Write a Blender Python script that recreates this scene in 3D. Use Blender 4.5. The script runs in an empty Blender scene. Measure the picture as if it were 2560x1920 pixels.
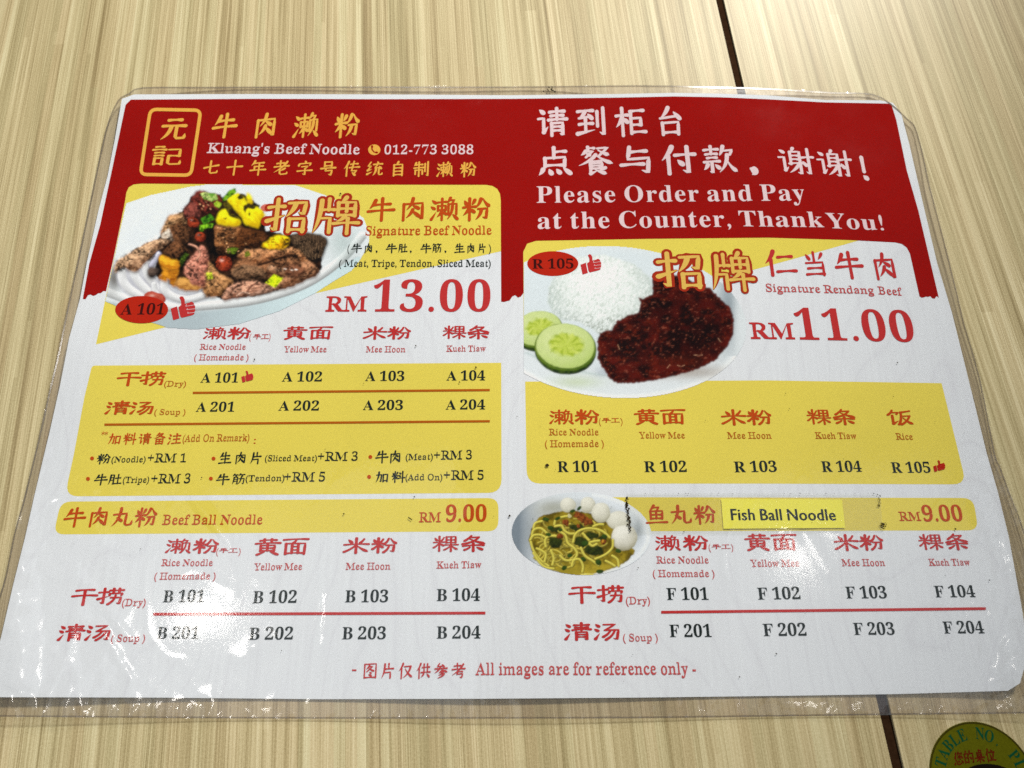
import bpy, math, random, numpy as np
from mathutils import Vector, Matrix
from mathutils.geometry import delaunay_2d_cdt
random.seed(4)
sc = bpy.context.scene
COL = sc.collection
R = math.radians
# ------------------------------------------------------------------ camera
FPX, ALPHA, CAMH = 1669.0, 71.35, 0.2947          # focal length in px of a 2560 px wide frame, pitch, height (m)
CA, SA = math.cos(R(ALPHA)), math.sin(R(ALPHA))
cam = bpy.data.cameras.new('camera'); camo = bpy.data.objects.new('camera', cam); COL.objects.link(camo)
cam.sensor_width = 36; cam.lens = FPX / 2560 * 36
cam.clip_start = 0.005; cam.clip_end = 50
camo.location = (0, 0, CAMH); camo.rotation_euler = (R(90 - ALPHA), 0, 0)
cam.dof.use_dof = True; cam.dof.focus_distance = 0.312; cam.dof.aperture_fstop = 13
sc.camera = camo
# ------------------------------------------------------------------ world, lamps, exposure
w = bpy.data.worlds.new('World'); sc.world = w; w.use_nodes = True
w.node_tree.nodes['Background'].inputs[0].default_value = (0.86, 0.93, 1.0, 1)
w.node_tree.nodes['Background'].inputs[1].default_value = 0.13
def lamp(name, loc, target, size, energy, color, shape='DISK', size_y=None):
    l = bpy.data.lights.new(name, 'AREA'); l.shape = shape; l.size = size
    if size_y: l.size_y = size_y
    l.energy = energy; l.color = color
    o = bpy.data.objects.new(name, l); COL.objects.link(o); o.location = loc
    o.rotation_euler = (Vector(target) - Vector(loc)).to_track_quat('-Z', 'Y').to_euler()
    return o
sp = bpy.data.lights.new('added_key_spot', 'SPOT'); sp.energy = 505; sp.color = (1, 0.965, 0.90); sp.shadow_soft_size = 0.16  # added key light, no such lamp is seen
sp.spot_size = R(18.3); sp.spot_blend = 0.85  # soft cone edge dims the bottom right in place of the camera holder's shadow
spo = bpy.data.objects.new('added_key_spot', sp); COL.objects.link(spo); spo.location = (1.15, 2.5, 1.55)
spo.rotation_euler = (Vector((-0.09, 0.21, 0)) - spo.location).to_track_quat('-Z', 'Y').to_euler()
lamp('ceiling_lamp', (-0.93, 0.0, 2.0), (0, 0.1, 0), 0.13, 1.0, (1, 0.95, 0.88))
lamp('ceiling_lamp', (0.93, 0.16, 2.0), (0, 0.1, 0), 0.12, 0.5, (1, 0.95, 0.88))
lamp('ceiling_lamp', (-2.2, 0.9, 1.9), (0, 0.1, 0), 0.25, 9, (1, 0.96, 0.9))  # added fill lamp, set outside the film's reflections
lamp('ceiling_lamp', (-0.4, 2.6, 1.9), (0, 0.1, 0), 0.5, 9, (1, 0.96, 0.9))  # added fill from beyond the far edge, clear of the film's reflections
lamp('added_sheen_panel', (-0.7, -0.05, 2.3), (0, 0.1, 0), 1.1, 4.0, (0.86, 0.93, 1.0), 'SQUARE')  # added broad lamp that lays a bluish sheen on the film
lamp('added_sheen_panel', (1.2, 0.1, 2.3), (0, 0.1, 0), 0.8, 1.6, (0.86, 0.93, 1.0), 'SQUARE')  # second added sheen lamp, on the right
sc.view_settings.view_transform = 'Standard'; sc.view_settings.look = 'None'
sc.view_settings.exposure = 0.0; sc.view_settings.gamma = 1.0
sc.render.engine = 'CYCLES'
sc.cycles.transparent_max_bounces = 16
sc.cycles.use_denoising = False                   # the photograph has its own grain
sc.cycles.sample_clamp_indirect = 4.0; sc.cycles.max_bounces = 6
# ------------------------------------------------------------------ noise
def hsh(ix, iy, seed):
    v = np.sin(ix * 127.1 + iy * 311.7 + seed * 74.7) * 43758.5453
    return v - np.floor(v)
def vnoise(x, y, seed=0):
    x = np.asarray(x, float); y = np.asarray(y, float)
    ix, iy = np.floor(x), np.floor(y); fx, fy = x - ix, y - iy
    fx = fx * fx * (3 - 2 * fx); fy = fy * fy * (3 - 2 * fy)
    a, b = hsh(ix, iy, seed), hsh(ix + 1, iy, seed); c, d = hsh(ix, iy + 1, seed), hsh(ix + 1, iy + 1, seed)
    return (a + (b - a) * fx) * (1 - fy) + (c + (d - c) * fx) * fy
def fbm(x, y, seed=0, o=4):
    s = 0; a = 0.5; t = 0
    for k in range(o):
        s = s + a * vnoise(x * 2 ** k, y * 2 ** k, seed + k * 7.3); t += a; a *= 0.5
    return s / t
# ------------------------------------------------------------------ from a pixel of the photograph to the surface of the sheet
def hsheet(x, y):                                   # how the menu lifts off the table (metres)
    def g(cx, cy, sx, sy, a): return a * np.exp(-((x - cx) / sx) ** 2 - ((y - cy) / sy) ** 2)
    h = 0.00055 + g(0.085, 0.262, 0.045, 0.05, 0.0042) + g(-0.205, 0.12, 0.03, 0.05, 0.0022) + g(0.2, 0.19, 0.04, 0.06, 0.0020)
    h = h + g(-0.21, -0.03, 0.05, 0.05, 0.0016) + g(0.22, -0.02, 0.035, 0.05, 0.0018) + g(-0.02, 0.10, 0.05, 0.16, 0.0012) + g(-0.21, 0.26, 0.04, 0.03, 0.002)
    h = h + 0.0006 * (np.sin(x * 34 + 1.3 + y * 9) * 0.5 + 0.5)
    return h
def ray(px, py):
    xr, yr = np.asarray(px, float) - 1280, np.asarray(py, float) - 960
    return xr, FPX * CA - yr * SA, -(FPX * SA + yr * CA)
def on_plane(px, py, z=0.0):
    dx, dy, dz = ray(px, py); t = (z - CAMH) / dz
    return dx * t, dy * t
def on_sheet(px, py, layer=0.0):
    z = 0.001
    for _ in range(7):
        x, y = on_plane(px, py, z); z = hsheet(x, y)
    x, y = on_plane(px, py, z + layer)
    return np.stack([x, y, z + layer + 0 * x], -1)
def to_px(x, y, z):
    v = np.stack([x, y, z - CAMH], -1)
    fwd = v[..., 1] * CA - v[..., 2] * SA; dn = -v[..., 1] * SA - v[..., 2] * CA
    return 1280 + FPX * v[..., 0] / fwd, 960 + FPX * dn / fwd
VP = np.array([1262.0, -3983.0])
LAY = 0.00002
# ------------------------------------------------------------------ objects
def tag(o, label=None, cat=None, group=None, kind=None):
    for k, v in (('label', label), ('category', cat), ('group', group), ('kind', kind)):
        if v: o[k] = v
    return o
def empty(name, loc=(0, 0, 0), rz=0):
    o = bpy.data.objects.new(name, None); COL.objects.link(o); o.location = loc; o.rotation_euler = (0, 0, rz)
    o.empty_display_size = 0.02; return o
def meshobj(name, verts, faces, mat, parent=None, smooth=False):
    me = bpy.data.meshes.new(name)
    verts = np.asarray(verts, float)
    me.from_pydata(verts.tolist(), [], faces if isinstance(faces, list) else faces.tolist()); me.update()
    if mat: me.materials.append(mat)
    if smooth: me.shade_smooth()
    o = bpy.data.objects.new(name, me); COL.objects.link(o)
    if parent: o.parent = parent
    return o
# ------------------------------------------------------------------ materials
def new_mat(name):
    m = bpy.data.materials.new(name); m.use_nodes = True
    return m, m.node_tree, m.node_tree.nodes['Principled BSDF']
def N(nt, t, **k):
    n = nt.nodes.new(t)
    for a, b in k.items(): setattr(n, a, b)
    return n
def mathn(nt, op, a, b=None, c=None):
    n = nt.nodes.new('ShaderNodeMath'); n.operation = op
    for i, v in enumerate((a, b, c)):
        if v is None: continue
        if isinstance(v, (int, float)): n.inputs[i].default_value = v
        else: nt.links.new(v, n.inputs[i])
    return n.outputs[0]
def noise(nt, vec, scale, detail=3, rough=0.5, mult=(1, 1, 1)):
    mp = N(nt, 'ShaderNodeMapping'); mp.inputs['Scale'].default_value = mult; nt.links.new(vec, mp.inputs[0])
    n = N(nt, 'ShaderNodeTexNoise'); n.inputs['Scale'].default_value = scale; n.inputs['Detail'].default_value = detail
    n.inputs['Roughness'].default_value = rough; nt.links.new(mp.outputs[0], n.inputs['Vector'])
    return n.outputs['Fac']
def ramp(nt, fac, stops):
    r = N(nt, 'ShaderNodeValToRGB'); nt.links.new(fac, r.inputs[0]); e = r.color_ramp.elements
    while len(e) < len(stops): e.new(0.5)
    for q, (p, c) in zip(e, stops):
        q.position = p; q.color = (*c, 1) if len(c) == 3 else c
    return r.outputs[0]
def mixc(nt, fac, a, b, mode='MIX'):
    n = N(nt, 'ShaderNodeMix', data_type='RGBA', blend_type=mode)
    if isinstance(fac, (int, float)): n.inputs[0].default_value = fac
    else: nt.links.new(fac, n.inputs[0])
    for i, v in ((6, a), (7, b)):
        if isinstance(v, tuple): n.inputs[i].default_value = (*v, 1)
        else: nt.links.new(v, n.inputs[i])
    return n.outputs[2]
def ink(name, col, var=0.10, scale=1500):
    m, nt, p = new_mat(name)
    tc = N(nt, 'ShaderNodeTexCoord'); f = noise(nt, tc.outputs['Object'], scale, 3, 0.7)
    g = noise(nt, tc.outputs['Object'], 22, 3, 0.5)
    f2 = mathn(nt, 'ADD', mathn(nt, 'MULTIPLY', f, 0.75), mathn(nt, 'MULTIPLY', g, 0.25))
    lo = tuple(c * (1 - var * 1.5) for c in col); hi = tuple(min(1, c * (1 + var * 1.5)) for c in col)
    nt.links.new(ramp(nt, f2, [(0.25, lo), (0.75, hi)]), p.inputs['Base Color'])
    p.inputs['Roughness'].default_value = 0.8; p.inputs['Specular IOR Level'].default_value = 0.0
    return m
M = {}
M['red'] = ink('header_red_ink', (0.34, 0.0022, 0.0002), 0.14, 1300)
M['yellow'] = ink('yellow_ink', (0.84, 0.70, 0.11), 0.07, 1400)
M['label_yellow'] = ink('label_yellow_paper', (0.97, 0.88, 0.11), 0.05, 1600)
M['gold'] = ink('gold_ink', (0.86, 0.46, 0.075), 0.08)
M['gold2'] = ink('pale_gold_ink', (0.80, 0.52, 0.11), 0.06)
M['white_ink'] = ink('unprinted_white', (0.84, 0.66, 0.68), 0.04)
M['outline_red'] = ink('outline_red_ink', (0.42, 0.03, 0.008), 0.1)
M['text_red'] = ink('text_red_ink', (0.56, 0.035, 0.035), 0.10)
M['thin_red'] = ink('thin_text_red_ink', (0.58, 0.085, 0.085), 0.08)
M['text_orange'] = ink('text_orange_ink', (0.56, 0.072, 0.006), 0.10)
M['thin_orange'] = ink('thin_text_orange_ink', (0.50, 0.13, 0.010), 0.08)
M['rule_orange'] = ink('rule_orange_ink', (0.48, 0.11, 0.004), 0.08)
M['black'] = ink('black_ink', (0.014, 0.022, 0.020), 0.2)
M['oval_black'] = ink('oval_black_ink', (0.05, 0.003, 0.002), 0.2)
M['oval_red'] = ink('oval_red_ink', (0.50, 0.018, 0.004), 0.08)
M['dirt'] = ink('dirt', (0.035, 0.026, 0.014), 0.4)
# white printed paper with a faint wood pattern
def paper_mat():
    m, nt, p = new_mat('printed_paper')
    tc = N(nt, 'ShaderNodeTexCoord'); v = tc.outputs['Object']
    sx = N(nt, 'ShaderNodeSeparateXYZ'); nt.links.new(v, sx.inputs[0])
    warp = noise(nt, v, 9, 2, 0.5, (1, 0.55, 1))
    u = mathn(nt, 'ADD', mathn(nt, 'MULTIPLY', sx.outputs[0], 34), mathn(nt, 'MULTIPLY', warp, 6.5))
    line = mathn(nt, 'FRACT', mathn(nt, 'MULTIPLY', u, 2.2))
    l1 = mathn(nt, 'POWER', mathn(nt, 'ABSOLUTE', mathn(nt, 'SUBTRACT', mathn(nt, 'MULTIPLY', line, 2), 1)), 9)
    fine = noise(nt, v, 60, 3, 0.6, (9, 0.35, 1))
    low = ramp(nt, mathn(nt, 'MULTIPLY', sx.outputs[1], 5.0), [(0.35, (1, 1, 1)), (0.75, (0, 0, 0))])
    amt = mathn(nt, 'MULTIPLY', mathn(nt, 'ADD', mathn(nt, 'MULTIPLY', l1, 0.14), mathn(nt, 'MULTIPLY', mathn(nt, 'SUBTRACT', fine, 0.35), 0.35)), low)
    base = mixc(nt, amt, (0.85, 0.885, 0.915), (0.46, 0.43, 0.50))
    grain = noise(nt, v, 1500, 3, 0.8)
    base = mixc(nt, 0.22, base, ramp(nt, grain, [(0.3, (0.60, 0.62, 0.65)), (0.7, (0.95, 0.96, 0.98))]))
    nt.links.new(base, p.inputs['Base Color']); p.inputs['Roughness'].default_value = 0.65
    p.inputs['Specular IOR Level'].default_value = 0.0
    return m
M['paper'] = paper_mat()
def attr_mat(name):
    m, nt, p = new_mat(name)
    a = N(nt, 'ShaderNodeAttribute', attribute_name='ink'); nt.links.new(a.outputs['Color'], p.inputs['Base Color'])
    p.inputs['Roughness'].default_value = 0.8; p.inputs['Specular IOR Level'].default_value = 0.0
    return m
M['photo'] = attr_mat('printed_photograph')
def film_mat(name, tint, haze, bump, rough=0.09):
    m, nt, p = new_mat(name); out = nt.nodes['Material Output']; nt.nodes.remove(p)
    tc = N(nt, 'ShaderNodeTexCoord'); v = tc.outputs['Object']
    f1 = noise(nt, v, 480, 2, 0.5); f2 = noise(nt, v, 38, 2, 0.5)
    hh = mathn(nt, 'ADD', mathn(nt, 'MULTIPLY', f1, 0.16), mathn(nt, 'MULTIPLY', f2, 0.5))
    # long shallow scratches
    sc1 = noise(nt, v, 40, 2, 0.6, (1, 9, 1)); sc2 = noise(nt, v, 40, 2, 0.6, (7, 1.4, 1))
    b = N(nt, 'ShaderNodeBump'); b.inputs['Strength'].default_value = bump; b.inputs['Distance'].default_value = 0.0006
    nt.links.new(hh, b.inputs['Height'])
    geo = N(nt, 'ShaderNodeNewGeometry'); dt = N(nt, 'ShaderNodeVectorMath', operation='DOT_PRODUCT')
    nt.links.new(geo.outputs['Incoming'], dt.inputs[0]); nt.links.new(b.outputs[0], dt.inputs[1])
    fres = mathn(nt, 'ADD', 0.04, mathn(nt, 'MULTIPLY', mathn(nt, 'POWER', mathn(nt, 'SUBTRACT', 1.0, mathn(nt, 'MINIMUM', mathn(nt, 'ABSOLUTE', dt.outputs['Value']), 1.0)), 5.0), 0.96))
    gl = N(nt, 'ShaderNodeBsdfGlossy'); gl.inputs['Roughness'].default_value = rough; nt.links.new(b.outputs[0], gl.inputs['Normal'])
    smear = noise(nt, v, 26, 4, 0.6)
    nt.links.new(ramp(nt, smear, [(0.42, (rough,) * 3), (0.66, (rough + 0.06,) * 3)]), gl.inputs['Roughness'])
    tr = N(nt, 'ShaderNodeBsdfTransparent'); tr.inputs[0].default_value = (*tint, 1)
    df = N(nt, 'ShaderNodeBsdfDiffuse'); df.inputs[0].default_value = (0.7, 0.7, 0.72, 1)
    m1 = N(nt, 'ShaderNodeMixShader'); m1.inputs[0].default_value = haze
    hz = mathn(nt, 'MULTIPLY', mathn(nt, 'ADD', noise(nt, v, 30, 4, 0.65), 0.2), haze)
    nt.links.new(hz, m1.inputs[0])
    nt.links.new(tr.outputs[0], m1.inputs[1]); nt.links.new(df.outputs[0], m1.inputs[2])
    m2 = N(nt, 'ShaderNodeMixShader'); nt.links.new(fres, m2.inputs[0])
    nt.links.new(m1.outputs[0], m2.inputs[1]); nt.links.new(gl.outputs[0], m2.inputs[2])
    nt.links.new(m2.outputs[0], out.inputs[0]); return m
M['film'] = film_mat('clear_laminate', (0.985, 0.985, 0.985), 0.004, 0.17, 0.075)
M['film_under'] = film_mat('laminate_underside', (0.90, 0.87, 0.865), 0.10, 0.3, 0.2)
M['film_edge'] = film_mat('shaded_dirty_edge', (0.50, 0.45, 0.36), 0.16, 0.3, 0.2)  # dark tint carries the rim's shadow line along with dirt
M['tape'] = film_mat('clear_tape', (0.97, 0.97, 0.955), 0.03, 0.5, 0.05)
def wood_mat():
    m, nt, p = new_mat('striped_bamboo_laminate')
    tc = N(nt, 'ShaderNodeTexCoord'); v = tc.outputs['Object']
    sx = N(nt, 'ShaderNodeSeparateXYZ'); nt.links.new(v, sx.inputs[0])
    wob = noise(nt, v, 3, 2, 0.5, (1, 1, 1))
    xs = mathn(nt, 'ADD', sx.outputs[0], mathn(nt, 'MULTIPLY', wob, 0.008))
    def strip(width, length, off):
        idx = mathn(nt, 'FLOOR', mathn(nt, 'DIVIDE', mathn(nt, 'ADD', xs, off), width))
        wn1 = N(nt, 'ShaderNodeTexWhiteNoise', noise_dimensions='1D'); nt.links.new(idx, wn1.inputs['W'])
        yy = mathn(nt, 'FLOOR', mathn(nt, 'ADD', mathn(nt, 'DIVIDE', sx.outputs[1], length), mathn(nt, 'MULTIPLY', wn1.outputs[0], 9)))
        wn = N(nt, 'ShaderNodeTexWhiteNoise', noise_dimensions='1D')
        nt.links.new(mathn(nt, 'ADD', mathn(nt, 'MULTIPLY', idx, 3.17), mathn(nt, 'MULTIPLY', yy, 17.3)), wn.inputs['W'])
        return wn.outputs[0]
    s1 = strip(0.0062, 1.1, 1.0); s2 = strip(0.0023, 0.8, 2.3)
    n1 = noise(nt, v, 10, 3, 0.6, (28, 0.22, 1)); n2 = noise(nt, v, 40, 4, 0.7, (30, 0.16, 1)); n3 = noise(nt, v, 5, 3, 0.5, (1, 0.7, 1))
    spk = noise(nt, v, 1300, 2, 0.8)
    t = mathn(nt, 'ADD', mathn(nt, 'MULTIPLY', s1, 0.16), mathn(nt, 'MULTIPLY', s2, 0.12))
    t = mathn(nt, 'ADD', t, mathn(nt, 'MULTIPLY', n1, 0.62)); t = mathn(nt, 'ADD', t, mathn(nt, 'MULTIPLY', n2, 0.50))
    t = mathn(nt, 'ADD', t, mathn(nt, 'MULTIPLY', mathn(nt, 'SUBTRACT', n3, 0.5), 0.16))
    t = mathn(nt, 'ADD', t, mathn(nt, 'MULTIPLY', mathn(nt, 'SUBTRACT', spk, 0.5), 0.40))
    n4 = noise(nt, v, 90, 3, 0.65, (24, 0.10, 1)); t = mathn(nt, 'ADD', t, mathn(nt, 'MULTIPLY', mathn(nt, 'SUBTRACT', n4, 0.5), 0.85)); t = mathn(nt, 'SUBTRACT', t, 0.24)
    c = ramp(nt, t, [(0.14, (0.27, 0.205, 0.085)), (0.38, (0.50, 0.415, 0.21)), (0.55, (0.67, 0.58, 0.325)), (0.80, (0.87, 0.79, 0.50))])
    pore = noise(nt, v, 220, 2, 0.5, (10, 0.25, 1)); c = mixc(nt, ramp(nt, pore, [(0.66, (0, 0, 0)), (0.74, (0.42, 0.42, 0.42))]), c, (0.62, 0.52, 0.40), 'MULTIPLY')
    hue = strip(0.0047, 1.3, 4.1); c = mixc(nt, mathn(nt, 'MULTIPLY', hue, 0.45), c, (1.0, 0.88, 0.86), 'MULTIPLY')
    nt.links.new(c, p.inputs['Base Color'])
    p.inputs['Roughness'].default_value = 0.48; p.inputs['Specular IOR Level'].default_value = 0.3
    b = N(nt, 'ShaderNodeBump'); b.inputs['Strength'].default_value = 0.15; b.inputs['Distance'].default_value = 0.0002
    nt.links.new(n2, b.inputs['Height']); nt.links.new(b.outputs[0], p.inputs['Normal'])
    return m
M['wood'] = wood_mat()
M['edge_brown'] = ink('dark_edge_banding', (0.040, 0.019, 0.009), 0.3, 400)
M['core'] = ink('board_core', (0.10, 0.065, 0.035), 0.3, 300)
M['floor'] = ink('dark_floor', (0.03, 0.028, 0.026), 0.2, 8)
M['sticker'] = ink('sticker_yellow_green', (0.115, 0.115, 0.005), 0.12, 900)  # yellow-green darkened: the shade over this corner is put into the colour
M['sticker_line'] = ink('sticker_dark_line', (0.05, 0.04, 0.006), 0.2, 900)
M['sticker_green'] = ink('sticker_green_ink', (0.006, 0.075, 0.03), 0.2, 900)
M['sticker_red'] = ink('sticker_red_ink', (0.13, 0.012, 0.005), 0.2, 900)
M['sticker_black'] = ink('sticker_black_ink', (0.012, 0.008, 0.006), 0.2, 900)

# ------------------------------------------------------------------ the tables and the floor
tb_rot = 0.0713
gx, gy = on_plane(2231, 1920); gx2, gy2 = on_plane(1790, 0)
TROT = math.atan2(-(gx2 - gx), gy2 - gy)
def slab(name, x0, x1, y0, y1, z0, z1, mat, parent, bev=0.0):
    import bmesh
    bm = bmesh.new(); r = bmesh.ops.create_cube(bm, size=1)
    for v in r['verts']:
        v.co = Vector((x0 + (v.co.x + .5) * (x1 - x0), y0 + (v.co.y + .5) * (y1 - y0), z0 + (v.co.z + .5) * (z1 - z0)))
    if bev: bmesh.ops.bevel(bm, geom=bm.edges[:], offset=bev, segments=3, affect='EDGES', profile=0.6)
    me = bpy.data.meshes.new(name); bm.to_mesh(me); bm.free(); me.materials.append(mat); me.shade_smooth() if False else None
    o = bpy.data.objects.new(name, me); COL.objects.link(o); o.parent = parent; return o
t1 = tag(empty('table', (float(gx), float(gy), 0), TROT), 'table with striped pale bamboo top and dark brown edge band, under most of the menu', 'table')
slab('tabletop', -0.78, 0, -0.35, 0.85, -0.0012, 0, M['wood'], t1)
slab('board', -0.78, 0.0, -0.35, 0.85, -0.028, -0.0012, M['core'], t1)
slab('edge_band', 0.00005, 0.0036, -0.35, 0.85, -0.028, -0.0001, M['edge_brown'], t1, 0.0005)
t2 = tag(empty('table', (float(gx), float(gy), 0), TROT), 'second table with striped pale bamboo top, right of the dark gap, carrying the round sticker', 'table')
slab('tabletop', 0.0046, 0.78, -0.35, 0.85, -0.0012, 0, M['wood'], t2)
slab('board', 0.0046, 0.78, -0.35, 0.85, -0.028, -0.0012, M['core'], t2)
for t, xs in ((t1, (-0.7, -0.08)), (t2, (0.08, 0.7))):
    for xx in xs:
        for yy in (-0.28, 0.78): slab('leg', xx - .02, xx + .02, yy - .02, yy + .02, -0.74, -0.028, M['edge_brown'], t)
fl = meshobj('floor', [(-3, -3, -.74), (3, -3, -.74), (3, 3, -.74), (-3, 3, -.74)], [(0, 1, 2, 3)], M['floor']); fl['kind'] = 'structure'

# ------------------------------------------------------------------ the laminated menu
menu = tag(empty('laminated_menu', (0, 0.12, 0)), 'creased laminated red, yellow and white noodle menu lying across both tables', 'menu')
MO = np.array([0, 0.12, 0])
def smooth_closed(pts, sub):
    pts = np.array(pts, float); n = len(pts); out = []
    for i in range(n):
        p0, p1, p2, p3 = pts[i - 1], pts[i], pts[(i + 1) % n], pts[(i + 2) % n]
        for k in range(sub):
            t = k / sub
            out.append(0.5 * ((2 * p1) + (-p0 + p2) * t + (2 * p0 - 5 * p1 + 4 * p2 - p3) * t * t + (-p0 + 3 * p1 - 3 * p2 + p3) * t ** 3))
    return np.array(out)
def densify(pts, step):
    pts = np.array(pts, float); out = []
    for i in range(len(pts)):
        a, b = pts[i], pts[(i + 1) % len(pts)]; n = max(1, int(np.hypot(*(b - a)) / step))
        for k in range(n): out.append(a + (b - a) * k / n)
    return np.array(out)
def inside(poly, X, Y):
    r = np.zeros(X.shape, bool); n = len(poly); j = n - 1
    for i in range(n):
        xi, yi = poly[i]; xj, yj = poly[j]
        if yi != yj: r ^= ((yi > Y) != (yj > Y)) & (X < (xj - xi) * (Y - yi) / (yj - yi) + xi)
        j = i
    return r
def tess(poly, step):
    poly = densify(poly, step)
    x0, y0 = poly.min(0); x1, y1 = poly.max(0)
    X, Y = np.meshgrid(np.arange(x0 + step * .5, x1, step), np.arange(y0 + step * .5, y1, step)); X = X.ravel(); Y = Y.ravel()
    m = inside(poly, X, Y); X, Y = X[m], Y[m]
    keep = np.ones(len(X), bool)
    if len(poly) * len(X) < 6e7:
        for p in poly: keep &= (X - p[0]) ** 2 + (Y - p[1]) ** 2 > (step * .4) ** 2
    pts = np.concatenate([poly, np.stack([X[keep], Y[keep]], 1)])
    n = len(poly)
    vs, es, fs, *_ = delaunay_2d_cdt([Vector(p) for p in pts], [(i, (i + 1) % n) for i in range(n)], [], 1, 1e-4)
    return np.array([(v.x, v.y) for v in vs]), [list(f)[::-1] for f in fs]
def fix_up(V, F):                                    # every sheet faces up
    V = np.asarray(V); out = []
    for f in F:
        a, b, c = V[f[0]], V[f[1]], V[f[2]]
        z = (b[0] - a[0]) * (c[1] - a[1]) - (b[1] - a[1]) * (c[0] - a[0])
        out.append(f if z >= 0 else f[::-1])
    return out
def sheet(name, poly, layer, mat, step=14, parent=None, label=None):
    P, F = tess(poly, step); V = on_sheet(P[:, 0], P[:, 1], layer) - MO
    o = meshobj(name, V, fix_up(V, F), mat, parent or menu, True)
    if label: o['label'] = label
    return o
paper_out = [(305, 247), (335, 236), (640, 235), (960, 236), (1280, 238), (1540, 235), (1685, 232), (1800, 234), (1916, 238), (2065, 250), (2200, 251), (2232, 257),
    (2253, 284), (2273, 359), (2305, 498), (2343, 658), (2380, 782), (2418, 935), (2467, 1134), (2496, 1235), (2522, 1342), (2542, 1452), (2553, 1511), (2561, 1560),
    (2565, 1605), (2563, 1662), (2550, 1708), (2520, 1727), (2250, 1735), (1999, 1739), (1596, 1744), (1196, 1747), (796, 1748), (398, 1744), (0, 1743), (-36, 1744),
    (-18, 1668), (3, 1591), (34, 1458), (63, 1342), (87, 1235), (111, 1134), (124, 1080), (150, 964), (173, 845), (200, 747), (217, 657), (246, 527), (269, 440), (286, 354)]
film_out = [(322, 234), (356, 219), (500, 218), (800, 217), (1276, 217), (1598, 214), (1760, 217), (1916, 221), (2076, 231), (2180, 235), (2232, 263), (2267, 296),
    (2288, 318), (2305, 377), (2325, 469), (2363, 614), (2394, 741), (2412, 816), (2449, 944), (2487, 1134), (2499, 1165), (2527, 1241), (2560, 1328), (2600, 1470), (2640, 1620), (2668, 1779),
    (2559, 1783), (2208, 1787), (1900, 1791), (1596, 1795), (1200, 1796), (796, 1796), (362, 1794), (0, 1791), (-100, 1790), (-70, 1680), (-40, 1600), (0, 1487), (17, 1429), (37, 1331), (58, 1256), (87, 1140),
    (98, 1094), (124, 978), (147, 880), (168, 776), (194, 657), (231, 481), (257, 359), (272, 301), (296, 250)]
def film_z(px, py):
    r = 0.00026 + 0 * px
    ed = 1e9 + 0 * px
    P = densify(film_out, 18)
    for i in range(0, len(px), 20000):
        s = slice(i, i + 20000); ed[s] = np.sqrt(((px[s, None] - P[None, :, 0]) ** 2 + (py[s, None] - P[None, :, 1]) ** 2).min(1))
    left = np.clip((420 - px - (1744 - py) * 0.13) / 240, 0, 1) * np.clip((py - 850) / 500, 0, 1)
    right = np.clip((px - 2390) / 110, 0, 1) * np.clip((py - 1150) / 350, 0, 1)
    bot = np.clip((py - 1690) / 80, 0, 1) * (0.25 + 0.75 * np.clip(1 - px / 700, 0, 1))
    edge = np.exp(-ed / 34)
    rid = lambda x, y, s: 1 - np.abs(2 * fbm(x, y, s, 3) - 1)
    wr = rid(px / 75 + py / 260, py / 120 - px / 400, 3) ** 3; wr2 = rid(px / 30, py / 46, 9) ** 2
    z = r + 0.00034 * left * wr + 0.00003 * left * wr2 + 0.0005 * right * rid(px / 60, py / 90, 5) ** 3 + 0.00008 * right * wr2
    z = z + 0.00030 * bot * wr + 0.00007 * bot * wr2 + edge * (0.00042 * wr2 + 0.0007 * rid(px / 90, py / 90, 12) ** 3)
    z = z + 0.00010 * fbm(px / 260, py / 300, 21, 2) + 0.00008 * np.clip(rid(px / 210 + py / 500, py / 330 - px / 300, 17) - 0.93, 0, 1) / 0.07 * np.clip((py - 900) / 500, 0.0, 1)
    wv = (fbm(py / 60, py / 60 + 3, 31, 3) - .5)
    z = z + 0.0011 * np.exp(-((px - 50 - 16 * wv) / 40) ** 2) * np.clip((py - 1330) / 150, 0, 1) * (.55 + 1.2 * vnoise(py / 36, 0 * py, 5))
    z = z + 0.00075 * np.exp(-((px - 2545 + 14 * wv) / 38) ** 2) * np.clip((py - 1580) / 60, 0, 1) * (.55 + 1.2 * vnoise(py / 30, 0 * py, 6))
    z = z + 0.0006 * np.exp(-((px - 490 - (py - 1250) * 0.8) / 16) ** 2) * np.exp(-((py - 1290) / 60) ** 2)
    for x0, y0, x1, y1, wd, am in ((150, 1380, 330, 1600, 9, .00022), (600, 1640, 690, 1590, 20, .00025), (820, 1480, 812, 1610, 7, .0003), (250, 1560, 330, 1700, 8, .0003), (2010, 1330, 2070, 1430, 18, .00014), (95, 1180, 60, 1420, 10, .0003), (2470, 1230, 2530, 1420, 10, .0004), (240, 1225, 130, 1262, 7, .0003)):
        dx, dy = x1 - x0, y1 - y0; L2 = dx * dx + dy * dy; t = np.clip(((px - x0) * dx + (py - y0) * dy) / L2, 0, 1)
        z = z + am * np.exp(-((px - x0 - t * dx) ** 2 + (py - y0 - t * dy) ** 2) / wd ** 2) * (.5 + .8 * vnoise(px / 22, py / 22, 40))
    return z
def lin(c): return tuple(((v / 255) / 12.92 if v / 255 <= 0.04045 else ((v / 255 + 0.055) / 1.055) ** 2.4) for v in c)
sheet('paper', paper_out, 0, M['paper'], 13)
sheet('laminate_back', film_out, -0.00018, M['film_under'], 16)
P, F = tess(film_out, 7.5)
V = on_sheet(P[:, 0], P[:, 1], 0); V[:, 2] += film_z(P[:, 0], P[:, 1]); V -= MO
meshobj('laminate_front', V, fix_up(V, F), M['film'], menu, True)
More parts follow.
